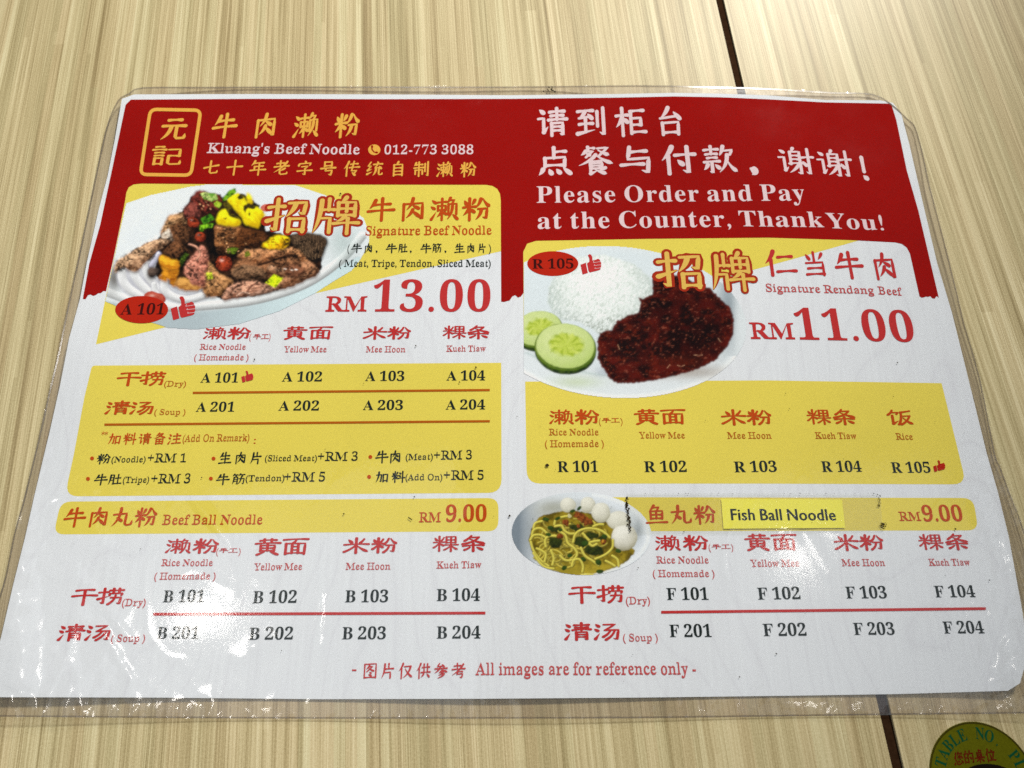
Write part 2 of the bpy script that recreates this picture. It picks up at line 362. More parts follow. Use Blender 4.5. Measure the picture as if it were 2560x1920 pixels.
# the sealed rim of the pouch; dark tint paints edge shadow and dirt
rim = densify(smooth_closed(film_out, 3), 8); rr = []; n = len(rim)
nrm = np.roll(rim, -1, 0) - np.roll(rim, 1, 0); nrm = np.stack([nrm[:, 1], -nrm[:, 0]], 1) / np.linalg.norm(nrm, axis=1)[:, None]
wd = 3.0 + 2.2 * fbm(rim[:, 0] / 30, rim[:, 1] / 30, 4, 3)
inn = rim - nrm * wd[:, None] * 0.8; outr = rim + nrm * 0.8
Vr = np.concatenate([on_sheet(outr[:, 0], outr[:, 1], 0.00005), on_sheet(inn[:, 0], inn[:, 1], 0.0001)]) - MO
Fr = [[i, (i + 1) % n, n + (i + 1) % n, n + i] for i in range(n)]
meshobj('sealed_rim', Vr, Fr, M['film_edge'], menu, True)

# ---- printed panels
def rnd(pts, rad, seg=5):                            # polygon with rounded corners; rad per corner
    out = []; n = len(pts)
    for i in range(n):
        p = np.array(pts[i], float); a = np.array(pts[i - 1], float) - p; b = np.array(pts[(i + 1) % n], float) - p
        r = rad[i] if isinstance(rad, (list, tuple)) else rad
        if r <= 0: out.append(tuple(p)); continue
        A = p + a / np.linalg.norm(a) * min(r, np.linalg.norm(a) * .49); B = p + b / np.linalg.norm(b) * min(r, np.linalg.norm(b) * .49)
        for k in range(seg + 1):
            t = k / seg; out.append(tuple((1 - t) ** 2 * A + 2 * t * (1 - t) * p + t * t * B))
    return out
def jag(a, b, n, amp, seed):
    rs = random.Random(seed); o = []
    for k in range(1, n):
        t = k / n; o.append((a[0] + (b[0] - a[0]) * t, a[1] + (b[1] - a[1]) * t + rs.uniform(-amp, amp)))
    return o
L1TL = (316, 459); L1TR = (1252, 463)
red = [(327, 249), (640, 247), (960, 248), (1280, 247), (1540, 244), (1685, 241), (1800, 243), (1916, 248), (2065, 256), (2228, 259), (2241, 301), (2267, 426), (2296, 527), (2328, 664), (2347, 744)]
red += jag((2347, 744), (2299, 741), 9, 5, 1) + [(2299, 741), (2279, 652), (2275, 634), (2267, 619), (2255, 610), (2238, 606), (2122, 600), (1920, 594), (1620, 597), (1340, 602), (1318, 609), (1308, 630), (1309, 732)]
red += jag((1309, 734), (1253, 756), 8, 5, 2) + [(1253, 754), (1252, 500), (1250, 484), (1243, 472), (1232, 465), (1216, 462), (640, 461), (352, 459), (334, 461), (322, 468), (316, 481), (312, 506), (282, 654), (265, 728)]
red += jag((265, 728), (207, 747), 9, 5, 3) + [(207, 747), (223, 660), (251, 560), (281, 420), (304, 310), (314, 262)]
sheet('red_header_panel', red, LAY * 3, M['red'], 12, label='dark red header panel with brushed lower ends')
y1 = rnd([(318, 457), (1253, 460), (1253, 628), (414, 818), (240, 861), (264, 745), (283, 654), (312, 506)], [30, 32, 0, 0, 0, 0, 0, 0])
sheet('yellow_panel', y1, LAY, M['yellow'], 14, label='yellow panel with slanted lower edge behind the beef noodle plate')
y2 = rnd([(230, 914), (1253, 907), (1254, 1232), (162, 1241), (185, 1134), (211, 993)], [8, 0, 34, 34, 0, 0])
sheet('yellow_panel', y2, LAY, M['yellow'], 14, label='large yellow panel listing the dry and soup codes and add-on prices')
y3 = rnd([(152, 1254), (1246, 1245), (1246, 1328), (134, 1336)], 26)
sheet('yellow_panel', y3, LAY, M['yellow'], 14, label='yellow bar headed Beef Ball Noodle')
y4 = rnd([(1308, 600), (1620, 595), (1920, 592), (2155, 599), (1978, 649), (1309, 830)], [26, 0, 0, 0, 0, 0])
sheet('yellow_panel', y4, LAY, M['yellow'], 14, label='yellow corner behind the rice plate')
y5 = rnd([(1313, 954), (1920, 951), (2354, 958), (2397, 1134), (2416, 1211), (1900, 1209), (1317, 1209)], [0, 0, 0, 0, 34, 0, 34])
sheet('yellow_panel', y5, LAY, M['yellow'], 14, label='yellow panel listing codes for the rendang dishes')
y6 = rnd([(1520, 1243), (2433, 1245), (2446, 1326), (1560, 1328)], [0, 26, 26, 0])
sheet('yellow_panel', y6, LAY, M['yellow'], 14, label='yellow bar headed Fish Ball Noodle')
P, F = tess([(1802, 1247), (2104, 1249), (2112, 1320), (1808, 1322)], 7.5); V = on_sheet(P[:, 0], P[:, 1], 0); V[:, 2] += film_z(P[:, 0], P[:, 1]) + 0.00004; V -= MO
lb = meshobj('paper_label', V, fix_up(V, F), M['label_yellow'], menu, True); lb['label'] = 'brighter yellow stuck-on strip reading Fish Ball Noodle'
tp = [(1566, 1234), (1900, 1233), (2200, 1235), (2206, 1328), (1900, 1334), (1572, 1337)]
P, F = tess(tp, 9); V = on_sheet(P[:, 0], P[:, 1], 0); V[:, 2] += film_z(P[:, 0], P[:, 1]) + 0.00012; V -= MO
meshobj('clear_tape', V, fix_up(V, F), M['tape'], menu, True)

# ------------------------------------------------------------------ frames used to measure the print
FR = {'v': (0, 0, 2212 / 2560)}
for i, c in enumerate('1234'):
    for r, oy in (('a', 180), ('b', 660), ('c', 1140)): FR[r + c] = (i * 640, oy, 2212 / 640)
FR['d1'] = (0, 1500, 2.765); FR['d2'] = (800, 1500, 2.765); FR['d3'] = (1600, 1500, 2.3042); FR['f'] = (260, 450, 2212 / 640); FR['g'] = (1280, 1220, 2212 / 360); FR['e'] = (2200, 1720, 6.144)
FR['p'] = (0, 0, 1)
def PX(fr, x, y): o = FR[fr]; return (o[0] + x / o[2], o[1] + y / o[2])

class Ink:                                           # gathers outlines in pixel space, lays them on the sheet as one mesh
    def __init__(s): s.v = []; s.f = []; s.z = []; s.k = 0
    def add(s, pts, faces, z=None):
        b = len(s.v); s.v += [tuple(p) for p in pts]; s.f += [[i + b for i in f] for f in faces]
        if z is None: z = s.k * 1.5e-6; s.k += 1
        s.z += [z] * len(pts)
    def build(s, name, layer, mat, label=None, top=False):
        P = np.array(s.v); z = np.array(s.z)
        if top: z = z + film_z(P[:, 0], P[:, 1])
        V = on_sheet(P[:, 0], P[:, 1], 0)
        X, Y = on_plane(P[:, 0], P[:, 1], V[:, 2] + layer + z); V = np.stack([X, Y, V[:, 2] + layer + z], 1) - MO
        F = []
        for f in s.f: F.append(f)
        o = meshobj(name, V, fix_up(V, F), mat, menu)
        if label: o['label'] = label
        return o
def upv(p):
    d = VP - np.array(p, float); return d / np.linalg.norm(d)
def mapper(p0, p1):                                  # u along the baseline 0..1, h up in px
    p0 = np.array(p0, float); p1 = np.array(p1, float)
    def f(u, h):
        b = p0 + (p1 - p0) * u; return b + upv(b) * h
    return f
# ---- Latin lettering: glyph shapes come from Blender's built-in font
_g = {}
def glyph(ch, serif=True):
    k = (ch, serif)
    if k in _g: return _g[k]
    s = ch
    if serif:
        if 'A' <= ch <= 'Z': s = chr(0x1D400 + ord(ch) - 65)
        elif 'a' <= ch <= 'z': s = chr(0x1D41A + ord(ch) - 97)
        elif '0' <= ch <= '9': s = chr(0x1D7CE + ord(ch) - 48)
    def adv(t):
        c = bpy.data.curves.new('g', 'FONT'); c.body = t; c.size = 1; c.resolution_u = 3
        o = bpy.data.objects.new('g', c); COL.objects.link(o); dg = bpy.context.evaluated_depsgraph_get()
        me = bpy.data.meshes.new_from_object(o.evaluated_get(dg)); V = np.array([v.co[:2] for v in me.vertices]).reshape(-1, 2)
        F = [list(p.vertices) for p in me.polygons]; bpy.data.objects.remove(o); bpy.data.curves.remove(c); bpy.data.meshes.remove(me)
        return V, F
    V, F = adv(s); V2, _ = adv(s + 'I'); VI, _ = adv('I')
    a = V2[:, 0].max() - VI[:, 0].max() if len(V2) else 0.3
    _g[k] = (V, F, a); return _g[k]
def thin(V, F, target):                              # trims heavy stems down to a book weight
    from collections import Counter
    c = Counter()
    for f in F:
        for i in range(len(f)): c[(f[i], f[(i + 1) % len(f)])] += 1
    E = [e for e in c if (e[1], e[0]) not in c]
    nr = np.zeros_like(V)
    for a, b in E:
        d = V[b] - V[a]; q = np.array([d[1], -d[0]]); q /= (np.linalg.norm(q) + 1e-9); nr[a] += q; nr[b] += q
    ln = np.linalg.norm(nr, axis=1); 
    A = V[[e[0] for e in E]]; B = V[[e[1] for e in E]]; out = V.copy()
    for i in range(len(V)):
        if ln[i] < 1e-6: continue
        nn = nr[i] / ln[i]; d = -nn; o = V[i] + d * 1e-4
        e = B - A; den = d[0] * e[:, 1] - d[1] * e[:, 0]; den = np.where(abs(den) < 1e-12, 1e-12, den)
        t = ((A[:, 0] - o[0]) * e[:, 1] - (A[:, 1] - o[1]) * e[:, 0]) / den; u = ((A[:, 0] - o[0]) * d[1] - (A[:, 1] - o[1]) * d[0]) / den
        h = t[(t > 1e-4) & (u >= 0) & (u <= 1)]
        if len(h) == 0: continue
        th = min(h.min(), 0.22)
        if th < 0.062: out[i] = V[i] - d * (0.062 - th) * 0.5
        if th > target: out[i] = V[i] + np.array([d[0], d[1] * 0.3]) * (th - target) * 0.5
    return out
_t = {}
def measure(txt, serif, track=0.0):
    x = 0; items = []
    for ch in txt:
        if ch == ' ': x += 0.24; continue
        V, F, a = glyph(ch, serif)
        items.append((ch, x, V, F)); x += a + track
    x0 = items[0][1] + items[0][2][:, 0].min(); x1 = items[-1][1] + items[-1][2][:, 0].max()
    return items, x0, x1
def text(I, fr, txt, xa, ya, xb, yb, cap, weight=None, serif=True, track=0.0, dy=0):
    items, x0, x1 = measure(txt, serif, track); f = mapper(PX(fr, xa, ya), PX(fr, xb, yb)); s = cap / FR[fr][2] / 0.66
    for ch, x, V, F in items:
        if weight:
            k = (ch, serif, weight)
            if k not in _t: _t[k] = thin(V, F, weight)
            V = _t[k]
        pts = [f((x + v[0] - x0) / (x1 - x0), v[1] * s) for v in V]
        I.add(pts, F, 0.0)
        if weight: I.add([f((x + v[0] - x0) / (x1 - x0), v[1] * s * .97 + s * .036) for v in V], F, 2e-6)
# ---- Chinese lettering: brush strokes, x right and y down in a 100 x 100 cell
W3 = 'd6,12,18,24 d2,38,14,48 t4,92,20,62 '
HAND = 'h4,28,40,25 g24,5,24,92,12,84 t3,66,42,50 '
MI = 'd8,14,16,30 p44,12,40,24,34,32 h4,42,48,40 s26,5,26,96 p25,44,18,62,4,74 d28,48,42,62 '
REN = 'p32,4,26,28,4,50 s22,36,22,98 '
CH = {
'牛': 'p30,12,24,30,10,46 h22,32,82,30 h5,58,96,55 s54,5,54,98',
'肉': 's18,28,18,96 g18,28,84,26,84,92,72,86 p50,5,48,32,28,52 d50,34,70,48 p50,52,46,70,28,86 d50,58,72,80',
'濑': W3 + 'h24,22,56,20 s27,36,27,56 z27,36,54,35,54,56 h27,54,54,54 s41,6,41,96 p41,56,36,72,24,82 d43,60,56,72 p70,4,66,16,60,24 z68,14,84,13,76,28 s64,30,64,74 z64,30,92,29,92,74 p78,38,78,70,60,94 d80,74,96,94',
'粉': MI + 'p66,8,62,28,48,44 n74,8,84,32,99,42 g56,50,88,49,85,90,72,84 p68,52,66,76,48,94',
'元': 'h26,16,74,14 h8,40,92,38 p40,42,36,74,8,94 g60,42,60,82,66,89,92,87,94,70',
'記': 'h12,8,36,7 h4,22,44,20 h12,36,38,35 h12,50,38,49 s13,62,13,92 z13,62,37,61,37,92 h13,90,37,90 z54,20,90,18,90,50 h56,50,90,50 g56,50,56,84,64,90,94,88,95,70',
'招': HAND + 'g50,16,90,14,86,46,74,42 p66,18,62,38,46,54 s54,60,54,96 z54,60,88,59,87,96 h54,91,88,91',
'牌': 'p18,10,18,64,4,96 s34,6,34,36 h18,36,46,35 z18,58,38,57,38,96 p70,2,66,10,60,14 s54,16,54,52 z54,16,90,15,90,52 h54,33,90,33 h54,50,90,50 s72,16,72,40 p70,50,66,62,52,66 h46,72,99,70 s76,58,76,99',
'请': 'd10,8,22,18 z4,38,22,36,22,82 t22,84,36,66 h42,16,90,14 h46,29,86,28 h38,43,98,41 s66,4,66,42 s48,54,48,96 g48,54,84,53,84,94,74,90 h48,67,84,67 h48,80,84,80',
'到': 'h6,14,56,12 p30,14,24,30,10,37 z10,37,46,32 d40,24,52,38 h10,58,54,56 s31,40,31,84 t4,90,60,78 s70,16,70,66 g90,4,90,95,76,86',
'柜': 'h4,30,42,28 s24,4,24,98 p24,32,18,54,3,68 d26,38,40,52 h50,16,94,14 s52,16,52,92 h52,88,98,87 z52,40,84,39,84,64 h52,63,84,63',
'台': 'p48,4,40,24,22,38 z20,40,78,33 d66,20,84,42 s26,56,26,96 z26,56,78,54,76,96 h26,90,76,89',
'点': 's48,4,48,40 h48,20,82,18 s22,40,22,70 z22,40,80,38,78,70 h22,66,78,66 p16,78,14,88,4,98 d34,80,40,94 d56,80,64,92 d76,76,94,95',
'餐': 's28,2,28,14 h28,8,46,7 p22,16,18,24,8,30 z20,18,42,17,22,38 d24,24,32,30 z56,8,86,6,60,34 n58,14,72,26,90,32 p50,30,36,52,1,66 n52,32,70,50,99,62 h36,54,64,53 s34,60,34,94 z34,60,68,59,66,78 h34,69,66,69 h34,78,66,78 t34,95,52,86 n46,80,60,90,80,97 p76,76,68,82,60,84',
'与': 'h28,22,78,19 g30,4,24,46,84,43,80,93,62,85 h4,66,68,64',
'付': 'p34,4,26,28,4,50 s22,36,22,98 h42,34,99,32 g78,5,78,95,62,86 d50,52,62,66',
'款': 'h8,16,48,14 s28,3,28,30 h12,31,44,30 h16,44,42,43 h6,58,50,56 g28,58,28,95,20,90 p16,66,12,78,4,84 d38,68,48,80 p64,4,60,24,52,36 z62,20,90,18,82,34 p74,34,72,70,48,94 n74,56,82,80,99,94',
'谢': 'd8,10,18,18 z3,36,18,35,18,80 t18,82,28,70 p46,3,44,8,40,14 s36,16,36,60 g36,16,62,15,62,94,52,88 h36,30,60,30 h36,43,60,43 h32,58,66,56 p58,60,48,78,30,90 h68,36,99,34 g86,5,86,94,76,86 d70,50,78,64',
'鱼': 'p40,3,32,18,18,32 z36,14,64,12,52,30 s24,32,24,72 z24,32,78,31,76,72 h24,51,76,51 h24,70,76,70 s50,32,50,70 h4,92,97,90',
'丸': 'p40,5,42,60,8,94 g10,36,68,32,66,84,74,92,94,88,97,68 d26,52,48,68',
'仁': REN + 'h46,28,90,26 h40,84,99,82',
'当': 's50,4,50,38 d18,12,30,30 p84,10,78,22,68,32 z14,46,84,44,84,96 h20,68,84,67 h12,92,86,91',
'黄': 'h20,14,82,12 s36,4,36,26 s64,4,64,26 h4,32,98,30 s24,42,24,76 z24,42,78,41,76,76 h24,58,76,58 h24,74,76,74 s50,32,50,74 p38,80,30,88,12,98 d62,80,90,97',
'面': 'h4,10,98,8 p52,12,48,22,42,28 s14,32,14,96 z14,32,88,31,86,96 h14,92,86,92 s38,34,38,90 s62,34,62,90 h38,50,62,50 h38,70,62,70',
'米': 'd20,14,32,32 p80,10,74,24,66,32 h4,46,98,44 s50,4,50,98 p48,48,34,72,4,90 n52,48,68,72,98,90',
'粿': MI + 's54,8,54,46 z54,8,90,7,90,46 h54,27,90,27 h54,44,90,44 s72,8,72,98 h46,58,99,57 p71,60,64,76,46,88 n73,60,82,76,99,88',
'条': 'p42,3,34,18,16,34 z38,14,72,12 p72,12,56,42,8,54 n36,22,60,42,98,52 h10,66,90,64 s50,50,50,98 p36,74,30,82,16,90 d64,74,84,88',
'干': 'h16,16,84,14 h4,48,98,46 s50,16,50,98',
'捞': HAND + 'h46,16,98,15 s60,6,60,26 s82,6,82,26 z46,44,46,34,96,33,92,44 g52,58,92,57,88,93,76,88 p70,44,68,76,44,96',
'清': W3 + 'h36,16,92,14 h40,29,88,28 h30,43,99,41 s64,4,64,42 s44,54,44,96 g44,54,84,53,84,95,74,90 h44,67,84,67 h44,80,84,80',
'汤': W3 + 'z36,14,80,12,44,42 g40,44,92,42,86,93,72,88 p62,46,54,66,34,80 p78,46,70,76,44,96',
'饭': 'p22,4,18,20,4,34 z18,20,44,18,38,30 z20,38,20,88 t20,92,42,72 p92,8,72,14,54,18 p56,18,56,66,42,96 z58,42,90,40 p88,42,78,76,52,96 n62,52,76,80,99,94',
'七': 'h6,52,94,38 g44,8,44,80,52,88,88,86,90,70', '十': 'h4,46,96,44 s50,4,50,98',
'加': 'g8,32,46,30,42,90,32,84 p26,8,26,60,4,94 s60,30,60,92 z60,30,92,29,90,92 h60,84,90,84',
'料': MI + 'd58,14,68,24 d54,36,66,46 h48,64,99,58 s84,4,84,98',
'生': 'p30,10,22,32,8,44 h26,34,84,32 h20,60,82,58 s52,4,52,92 h4,92,98,90',
'片': 'p28,8,28,64,8,96 s56,6,56,38 h28,40,88,38 z28,62,68,60,68,98',
'手': 'p76,4,60,12,22,14 h20,32,80,30 h4,56,98,54 g52,14,52,93,36,88', '工': 'h14,16,86,14 s50,16,50,86 h4,88,98,86',
'肚': 'p18,10,18,66,6,94 g18,10,42,9,42,93,32,88 h18,34,42,34 h18,56,42,56 h56,40,92,38 s74,8,74,88 h50,88,99,86',
'号': 's28,8,28,36 z28,8,72,8,72,36 h28,34,72,34 h6,50,96,48 g38,50,34,66,76,64,70,95,54,88',
'年': 'p28,4,22,20,8,34 h24,20,84,18 h28,42,80,40 s28,42,28,64 h4,66,98,64 s56,20,56,98',
'老': 'h20,20,66,18 s42,4,42,40 h6,42,96,38 p84,10,60,48,6,78 p72,54,60,62,44,68 g42,54,42,84,50,92,86,90,88,76',
'字': 'd50,2,54,12 d16,18,12,32 z16,20,88,18,80,32 z30,40,70,38,52,54 g52,54,54,93,38,86 h6,68,96,66',
'自': 'p50,4,46,14,38,20 s24,22,24,94 z24,22,76,21,76,94 h24,44,76,44 h24,66,76,66 h24,88,76,88',
'制': 'p16,8,12,20,4,28 h14,22,56,20 h4,42,62,40 s34,4,34,96 s12,56,12,82 g12,56,56,55,56,86,48,80 s72,16,72,66 g90,4,90,95,78,88',
'传': REN + 'h44,22,88,20 h38,44,99,42 z64,4,52,66,84,64,68,84 d56,76,74,94',
'统': 'z24,6,8,32,28,30,6,58 t6,60,32,52 t4,84,34,70 d66,4,70,14 h42,22,96,20 z66,24,50,46,82,42 d78,34,90,50 p58,54,56,78,40,94 g76,52,76,84,82,90,96,88,98,76',
'筋': 'p18,4,12,12,4,20 h14,12,42,11 d24,14,32,24 p62,4,56,12,48,20 h58,12,94,11 d70,14,78,24 p16,32,16,70,6,94 g16,32,42,31,42,93,32,88 h16,50,42,50 h16,68,42,68 g52,46,92,45,88,93,76,88 p70,30,70,72,46,96',
'备': 'p42,2,34,14,18,26 z36,10,70,8 p70,8,52,34,6,46 n34,16,56,32,96,44 s24,54,24,96 z24,54,78,53,76,96 h24,74,76,74 h24,93,76,93 s50,54,50,92',
'注': W3 + 'd60,4,68,16 h38,28,94,26 h42,56,90,54 s66,28,66,88 h32,90,99,88',
'图': 's10,8,10,96 z10,8,90,7,90,96 h10,94,90,94 p44,16,36,30,22,40 z40,24,66,23,26,56 n38,32,56,48,80,54 d46,60,56,66 d40,74,58,84',
'仅': REN + 'z42,24,88,22 p86,24,72,72,36,94 n48,38,66,72,99,94',
'供': REN + 'h44,30,94,28 s56,8,56,60 s80,8,80,60 h36,62,99,60 p54,70,48,82,36,92 d76,70,92,90',
'参': 'z40,4,24,24,66,20 d58,10,72,26 h8,38,94,36 p46,30,34,50,6,64 n50,36,68,52,98,60 p58,50,50,58,36,64 p66,60,56,72,34,80 p74,72,60,88,28,98',
'考': 'h20,20,66,18 s42,4,42,40 h6,42,96,38 p84,10,60,48,6,78 h40,58,78,56 z44,58,40,72 g40,72,80,70,74,95,58,90',
'位': REN + 'd66,6,72,18 h42,28,96,26 d52,40,60,76 p84,38,80,60,72,84 h38,88,99,86',
'的': 'p24,4,20,12,14,20 s8,22,8,90 z8,22,42,21,42,90 h8,54,42,54 h8,86,42,86 p64,4,60,22,48,38 g60,24,94,22,90,93,76,86 d60,48,74,62',
'桌': 's50,2,50,22 h50,10,74,9 s28,24,28,52 z28,24,74,23,72,52 h28,38,72,38 h28,51,72,51 h4,64,98,62 s50,52,50,98 p46,66,34,80,8,92 n54,66,68,80,96,92',
'您': REN.replace('98', '58') + 'p56,2,52,14,42,24 z54,12,92,10,86,22 g68,24,68,56,60,52 p54,32,50,42,42,50 d80,32,92,46 d12,72,8,88 g30,66,34,90,60,92,72,90,72,78 d48,62,54,72 d80,66,94,82',
'，': 'd40,78,58,86 p58,86,58,92,44,100', '：': 'd44,34,56,44 d44,74,56,84', '！': 's50,8,50,66 d46,84,56,94'}
def stroke(t, c, w, lis):
    P = np.array(c, float).reshape(-1, 2)
    if t in 'pn' and len(P) == 3:
        s = np.linspace(0, 1, 9)[:, None]; C = (1 - s) ** 2 * P[0] + 2 * s * (1 - s) * P[1] + s * s * P[2]
    elif t in 'zg':
        C = [P[0]]
        for i in range(1, len(P)):
            n = 4; C += [P[i - 1] + (P[i] - P[i - 1]) * k / n for k in range(1, n + 1)]
        C = np.array(C)
    else:
        s = np.linspace(0, 1, 7)[:, None]; C = P[0] + (P[-1] - P[0]) * s
        if t == 'h' and not lis: C[:, 1] -= np.sin(s[:, 0] * math.pi) * 1.2
        if t == 'h' and lis and abs(P[-1][0] - P[0][0]) > 60: C[:, 1] += -np.sin(s[:, 0] * math.pi) * 3 + s[:, 0] * -2
    u = np.linspace(0, 1, len(C))
    if t == 'h': ww = 0.80 + 0.22 * np.cos(u * 2 * math.pi) + 0.12 * u
    elif t == 's': ww = 1.14 - 0.14 * np.sin(u * math.pi) - (0.12 if not lis else 0) * u
    elif t == 'p': ww = 1.12 * (1 - u ** 2.2) + 0.18 if not lis else 0.85 + 0.35 * u ** 2
    elif t == 'n': ww = 0.45 + 1.05 * np.minimum(u / 0.78, 1) ** 1.4; ww[-1] = 0.15; ww[-2] *= 0.85
    elif t == 'd': ww = 0.45 + 0.95 * np.sin(u * 2.0)
    elif t == 't': ww = 1.15 * (1 - u) + 0.2
    elif t == 'g': ww = np.full(len(C), 1.0); ww[-1] = 0.2; ww[-2] = 0.55; ww[-3] = 0.85
    else: ww = np.full(len(C), 0.95)
    if t in 'zg':                                    # level stretches are thinner than upright ones
        d = np.gradient(C, axis=0); lv = np.abs(d[:, 0]) / (np.linalg.norm(d, axis=1) + 1e-6); ww = ww * (1.08 - 0.28 * lv)
    ww = ww * w
    d = np.gradient(C, axis=0); d /= (np.linalg.norm(d, axis=1)[:, None] + 1e-9); nn = np.stack([-d[:, 1], d[:, 0]], 1)
    A = C + nn * ww[:, None] / 2; B = C - nn * ww[:, None] / 2; m = len(C)
    pts = list(A) + list(B); faces = [[i, i + 1, m + i + 1, m + i] for i in range(m - 1)]
    for q, dd in ((0, -1), (m - 1, 1)):              # brush tips
        r = ww[q] / 2; b = len(pts); a0 = math.atan2(*(nn[q] * dd)[::-1])
        pts.append(C[q]); K = 5
        for k in range(K + 1):
            a = a0 - math.pi * k / K * 1.0
            pts.append(C[q] + np.array([math.cos(a), math.sin(a)]) * r)
        faces += [[b, b + 1 + k, b + 2 + k] for k in range(K)]
    return pts, faces
_c = {}
def cchar(ch, w, lis=False):
    k = (ch, w, lis)
    if k not in _c:
        o = []
        for s in CH[ch].split():
            c = [float(q) for q in s[1:].split(',')]
            ww = w if len(CH[ch].split()) < 12 else w * (0.76 if lis else 0.86)
            if len(CH[ch].split()) < 6: ww = w * 1.1
            o.append(stroke(s[0], c, ww, lis))
        _c[k] = o
    return _c[k]
def cjk(I, fr, s, xa, ya, xb, yb, cw, hh, w=10, lis=False, grow=0, rise=0.0):
    s0 = FR[fr][2]; n = len(s); f = mapper(PX(fr, xa, ya), PX(fr, xb, yb)); L = abs(xb - xa)
    for i, ch in enumerate(s):
        c0 = (i * (L - cw) / max(1, n - 1)) / L if n > 1 else 0
        fw = cw / L
        for pts, faces in cchar(ch, w + grow, lis):
            q = []
            for p in pts:
                y = p[1] - rise * (p[0] - 50)
                q.append(f(c0 + fw * p[0] / 100, (100 - y) / 100 * hh / s0))
            I.add(q, faces)
def line(I, fr, x0, y0, x1, y1, t):
    a = np.array(PX(fr, x0, y0)); b = np.array(PX(fr, x1, y1)); t = t / FR[fr][2]; n = 24
    P0 = [a + (b - a) * k / n for k in range(n + 1)]; u = np.array([0, t / 2])
    I.add([p - u for p in P0] + [p + u for p in P0], [[i, i + 1, n + 2 + i, n + 1 + i] for i in range(n)])
def disc(I, fr, cx, cy, rx, ry, n=28):
    c = np.array(PX(fr, cx, cy)); rx /= FR[fr][2]; ry /= FR[fr][2]
    I.add([c] + [c + np.array([math.cos(k * 2 * math.pi / n) * rx, math.sin(k * 2 * math.pi / n) * ry]) for k in range(n)], [[0, 1 + k, 1 + (k + 1) % n] for k in range(n)])
def T(fr, txt, xa, ya, xb, yb, cap, mat, weight=None, serif=True, track=0.0, layer=6, name='lettering'):
    I = Ink(); text(I, fr, txt, xa, ya, xb, yb, cap, weight, serif, track)
    return I.build(name, LAY * layer, M[mat], 'lettering reading ' + txt.replace('  ', ' '))
def Z(fr, s, xa, ya, xb, yb, cw, hh, mat, w=10, lis=False, grow=0, rise=0.0, layer=6):
    I = Ink(); cjk(I, fr, s, xa, ya, xb, yb, cw, hh, w, lis, grow, rise)
    return I.build('chinese_lettering', LAY * layer, M[mat], 'Chinese characters reading ' + s)
TH = 0.088
# header, left
I = Ink(); ring = rnd([PX('a1', 1300, 322), PX('a1', 1735, 330), PX('a1', 1650, 892), PX('a1', 1212, 885)], 16, 5)
rg = densify(ring, 6); nn = np.roll(rg, -1, 0) - np.roll(rg, 1, 0); nn = np.stack([nn[:, 1], -nn[:, 0]], 1) / np.linalg.norm(nn, axis=1)[:, None]; m_ = len(rg)
I.add(list(rg + nn * 4.2) + list(rg - nn * 4.2), [[i, (i + 1) % m_, m_ + (i + 1) % m_, m_ + i] for i in range(m_)])
I.build('seal_frame', LAY * 6, M['gold'], 'gold rounded frame around the two seal characters')
Z('a1', '元', 1365, 595, 1600, 595, 235, 215, 'gold', 11)
Z('a1', '記', 1288, 812, 1560, 815, 272, 182, 'gold', 9.5)
Z('p', '牛肉濑粉', 526, 344, 896, 344, 62, 62, 'gold', 11, rise=0.08)
T('p', "Kluang's Beef Noodle", 517, 382.5, 898, 386, 24, 'white_ink', 0.11)
T('a2', '012-773 3088', 1105, 711, 1880, 710, 76, 'white_ink', 0.10)
I = Ink(); disc(I, 'a2', 1022, 672, 53, 46); I.build('phone_symbol', LAY * 6, M['gold'], 'gold disc with a telephone handset')
I = Ink(); pts, fc = stroke('z', [1000, 640, 1002, 668, 1018, 690, 1046, 697], 12, False); I.add([PX('a2', *p) for p in pts], fc)
disc(I, 'a2', 1004, 645, 9, 12); disc(I, 'a2', 1042, 695, 12, 9); I.build('handset', LAY * 8, M['red'])
Z('p', '七十年老字号传统自制濑粉', 505, 437, 1190, 443, 40, 38, 'gold', 11, rise=0.06)
# header, right
Z('a3', '请到柜台', 218, 560, 1505, 548, 265, 252, 'white_ink', 11, rise=0.03)
Z('a3', '点餐与付款', 222, 893, 1955, 878, 300, 248, 'white_ink', 11, rise=0.03)
Z('a3', '，', 1990, 885, 2190, 885, 200, 230, 'white_ink', 20)
Z('a4', '谢', 105, 890, 415, 897, 310, 245, 'white_ink', 9.5); Z('a4', '谢', 445, 910, 745, 917, 300, 245, 'white_ink', 9.5)
Z('a4', '！', 735, 930, 955, 935, 220, 215, 'white_ink', 13)
T('p', 'Please Order and Pay', 1342, 507, 2014, 501, 40, 'white_ink', None, track=0.05)
T('a3', 'at the Counter,', 222, 1355, 1895, 1337, 140, 'white_ink', None, track=0.05)
T('p', 'Thank', 1850, 565.5, 2061, 568, 38, 'white_ink', None, track=0.03)
T('a4', 'You!', 515, 1348, 1005, 1368, 130, 'white_ink', None, track=0.03)
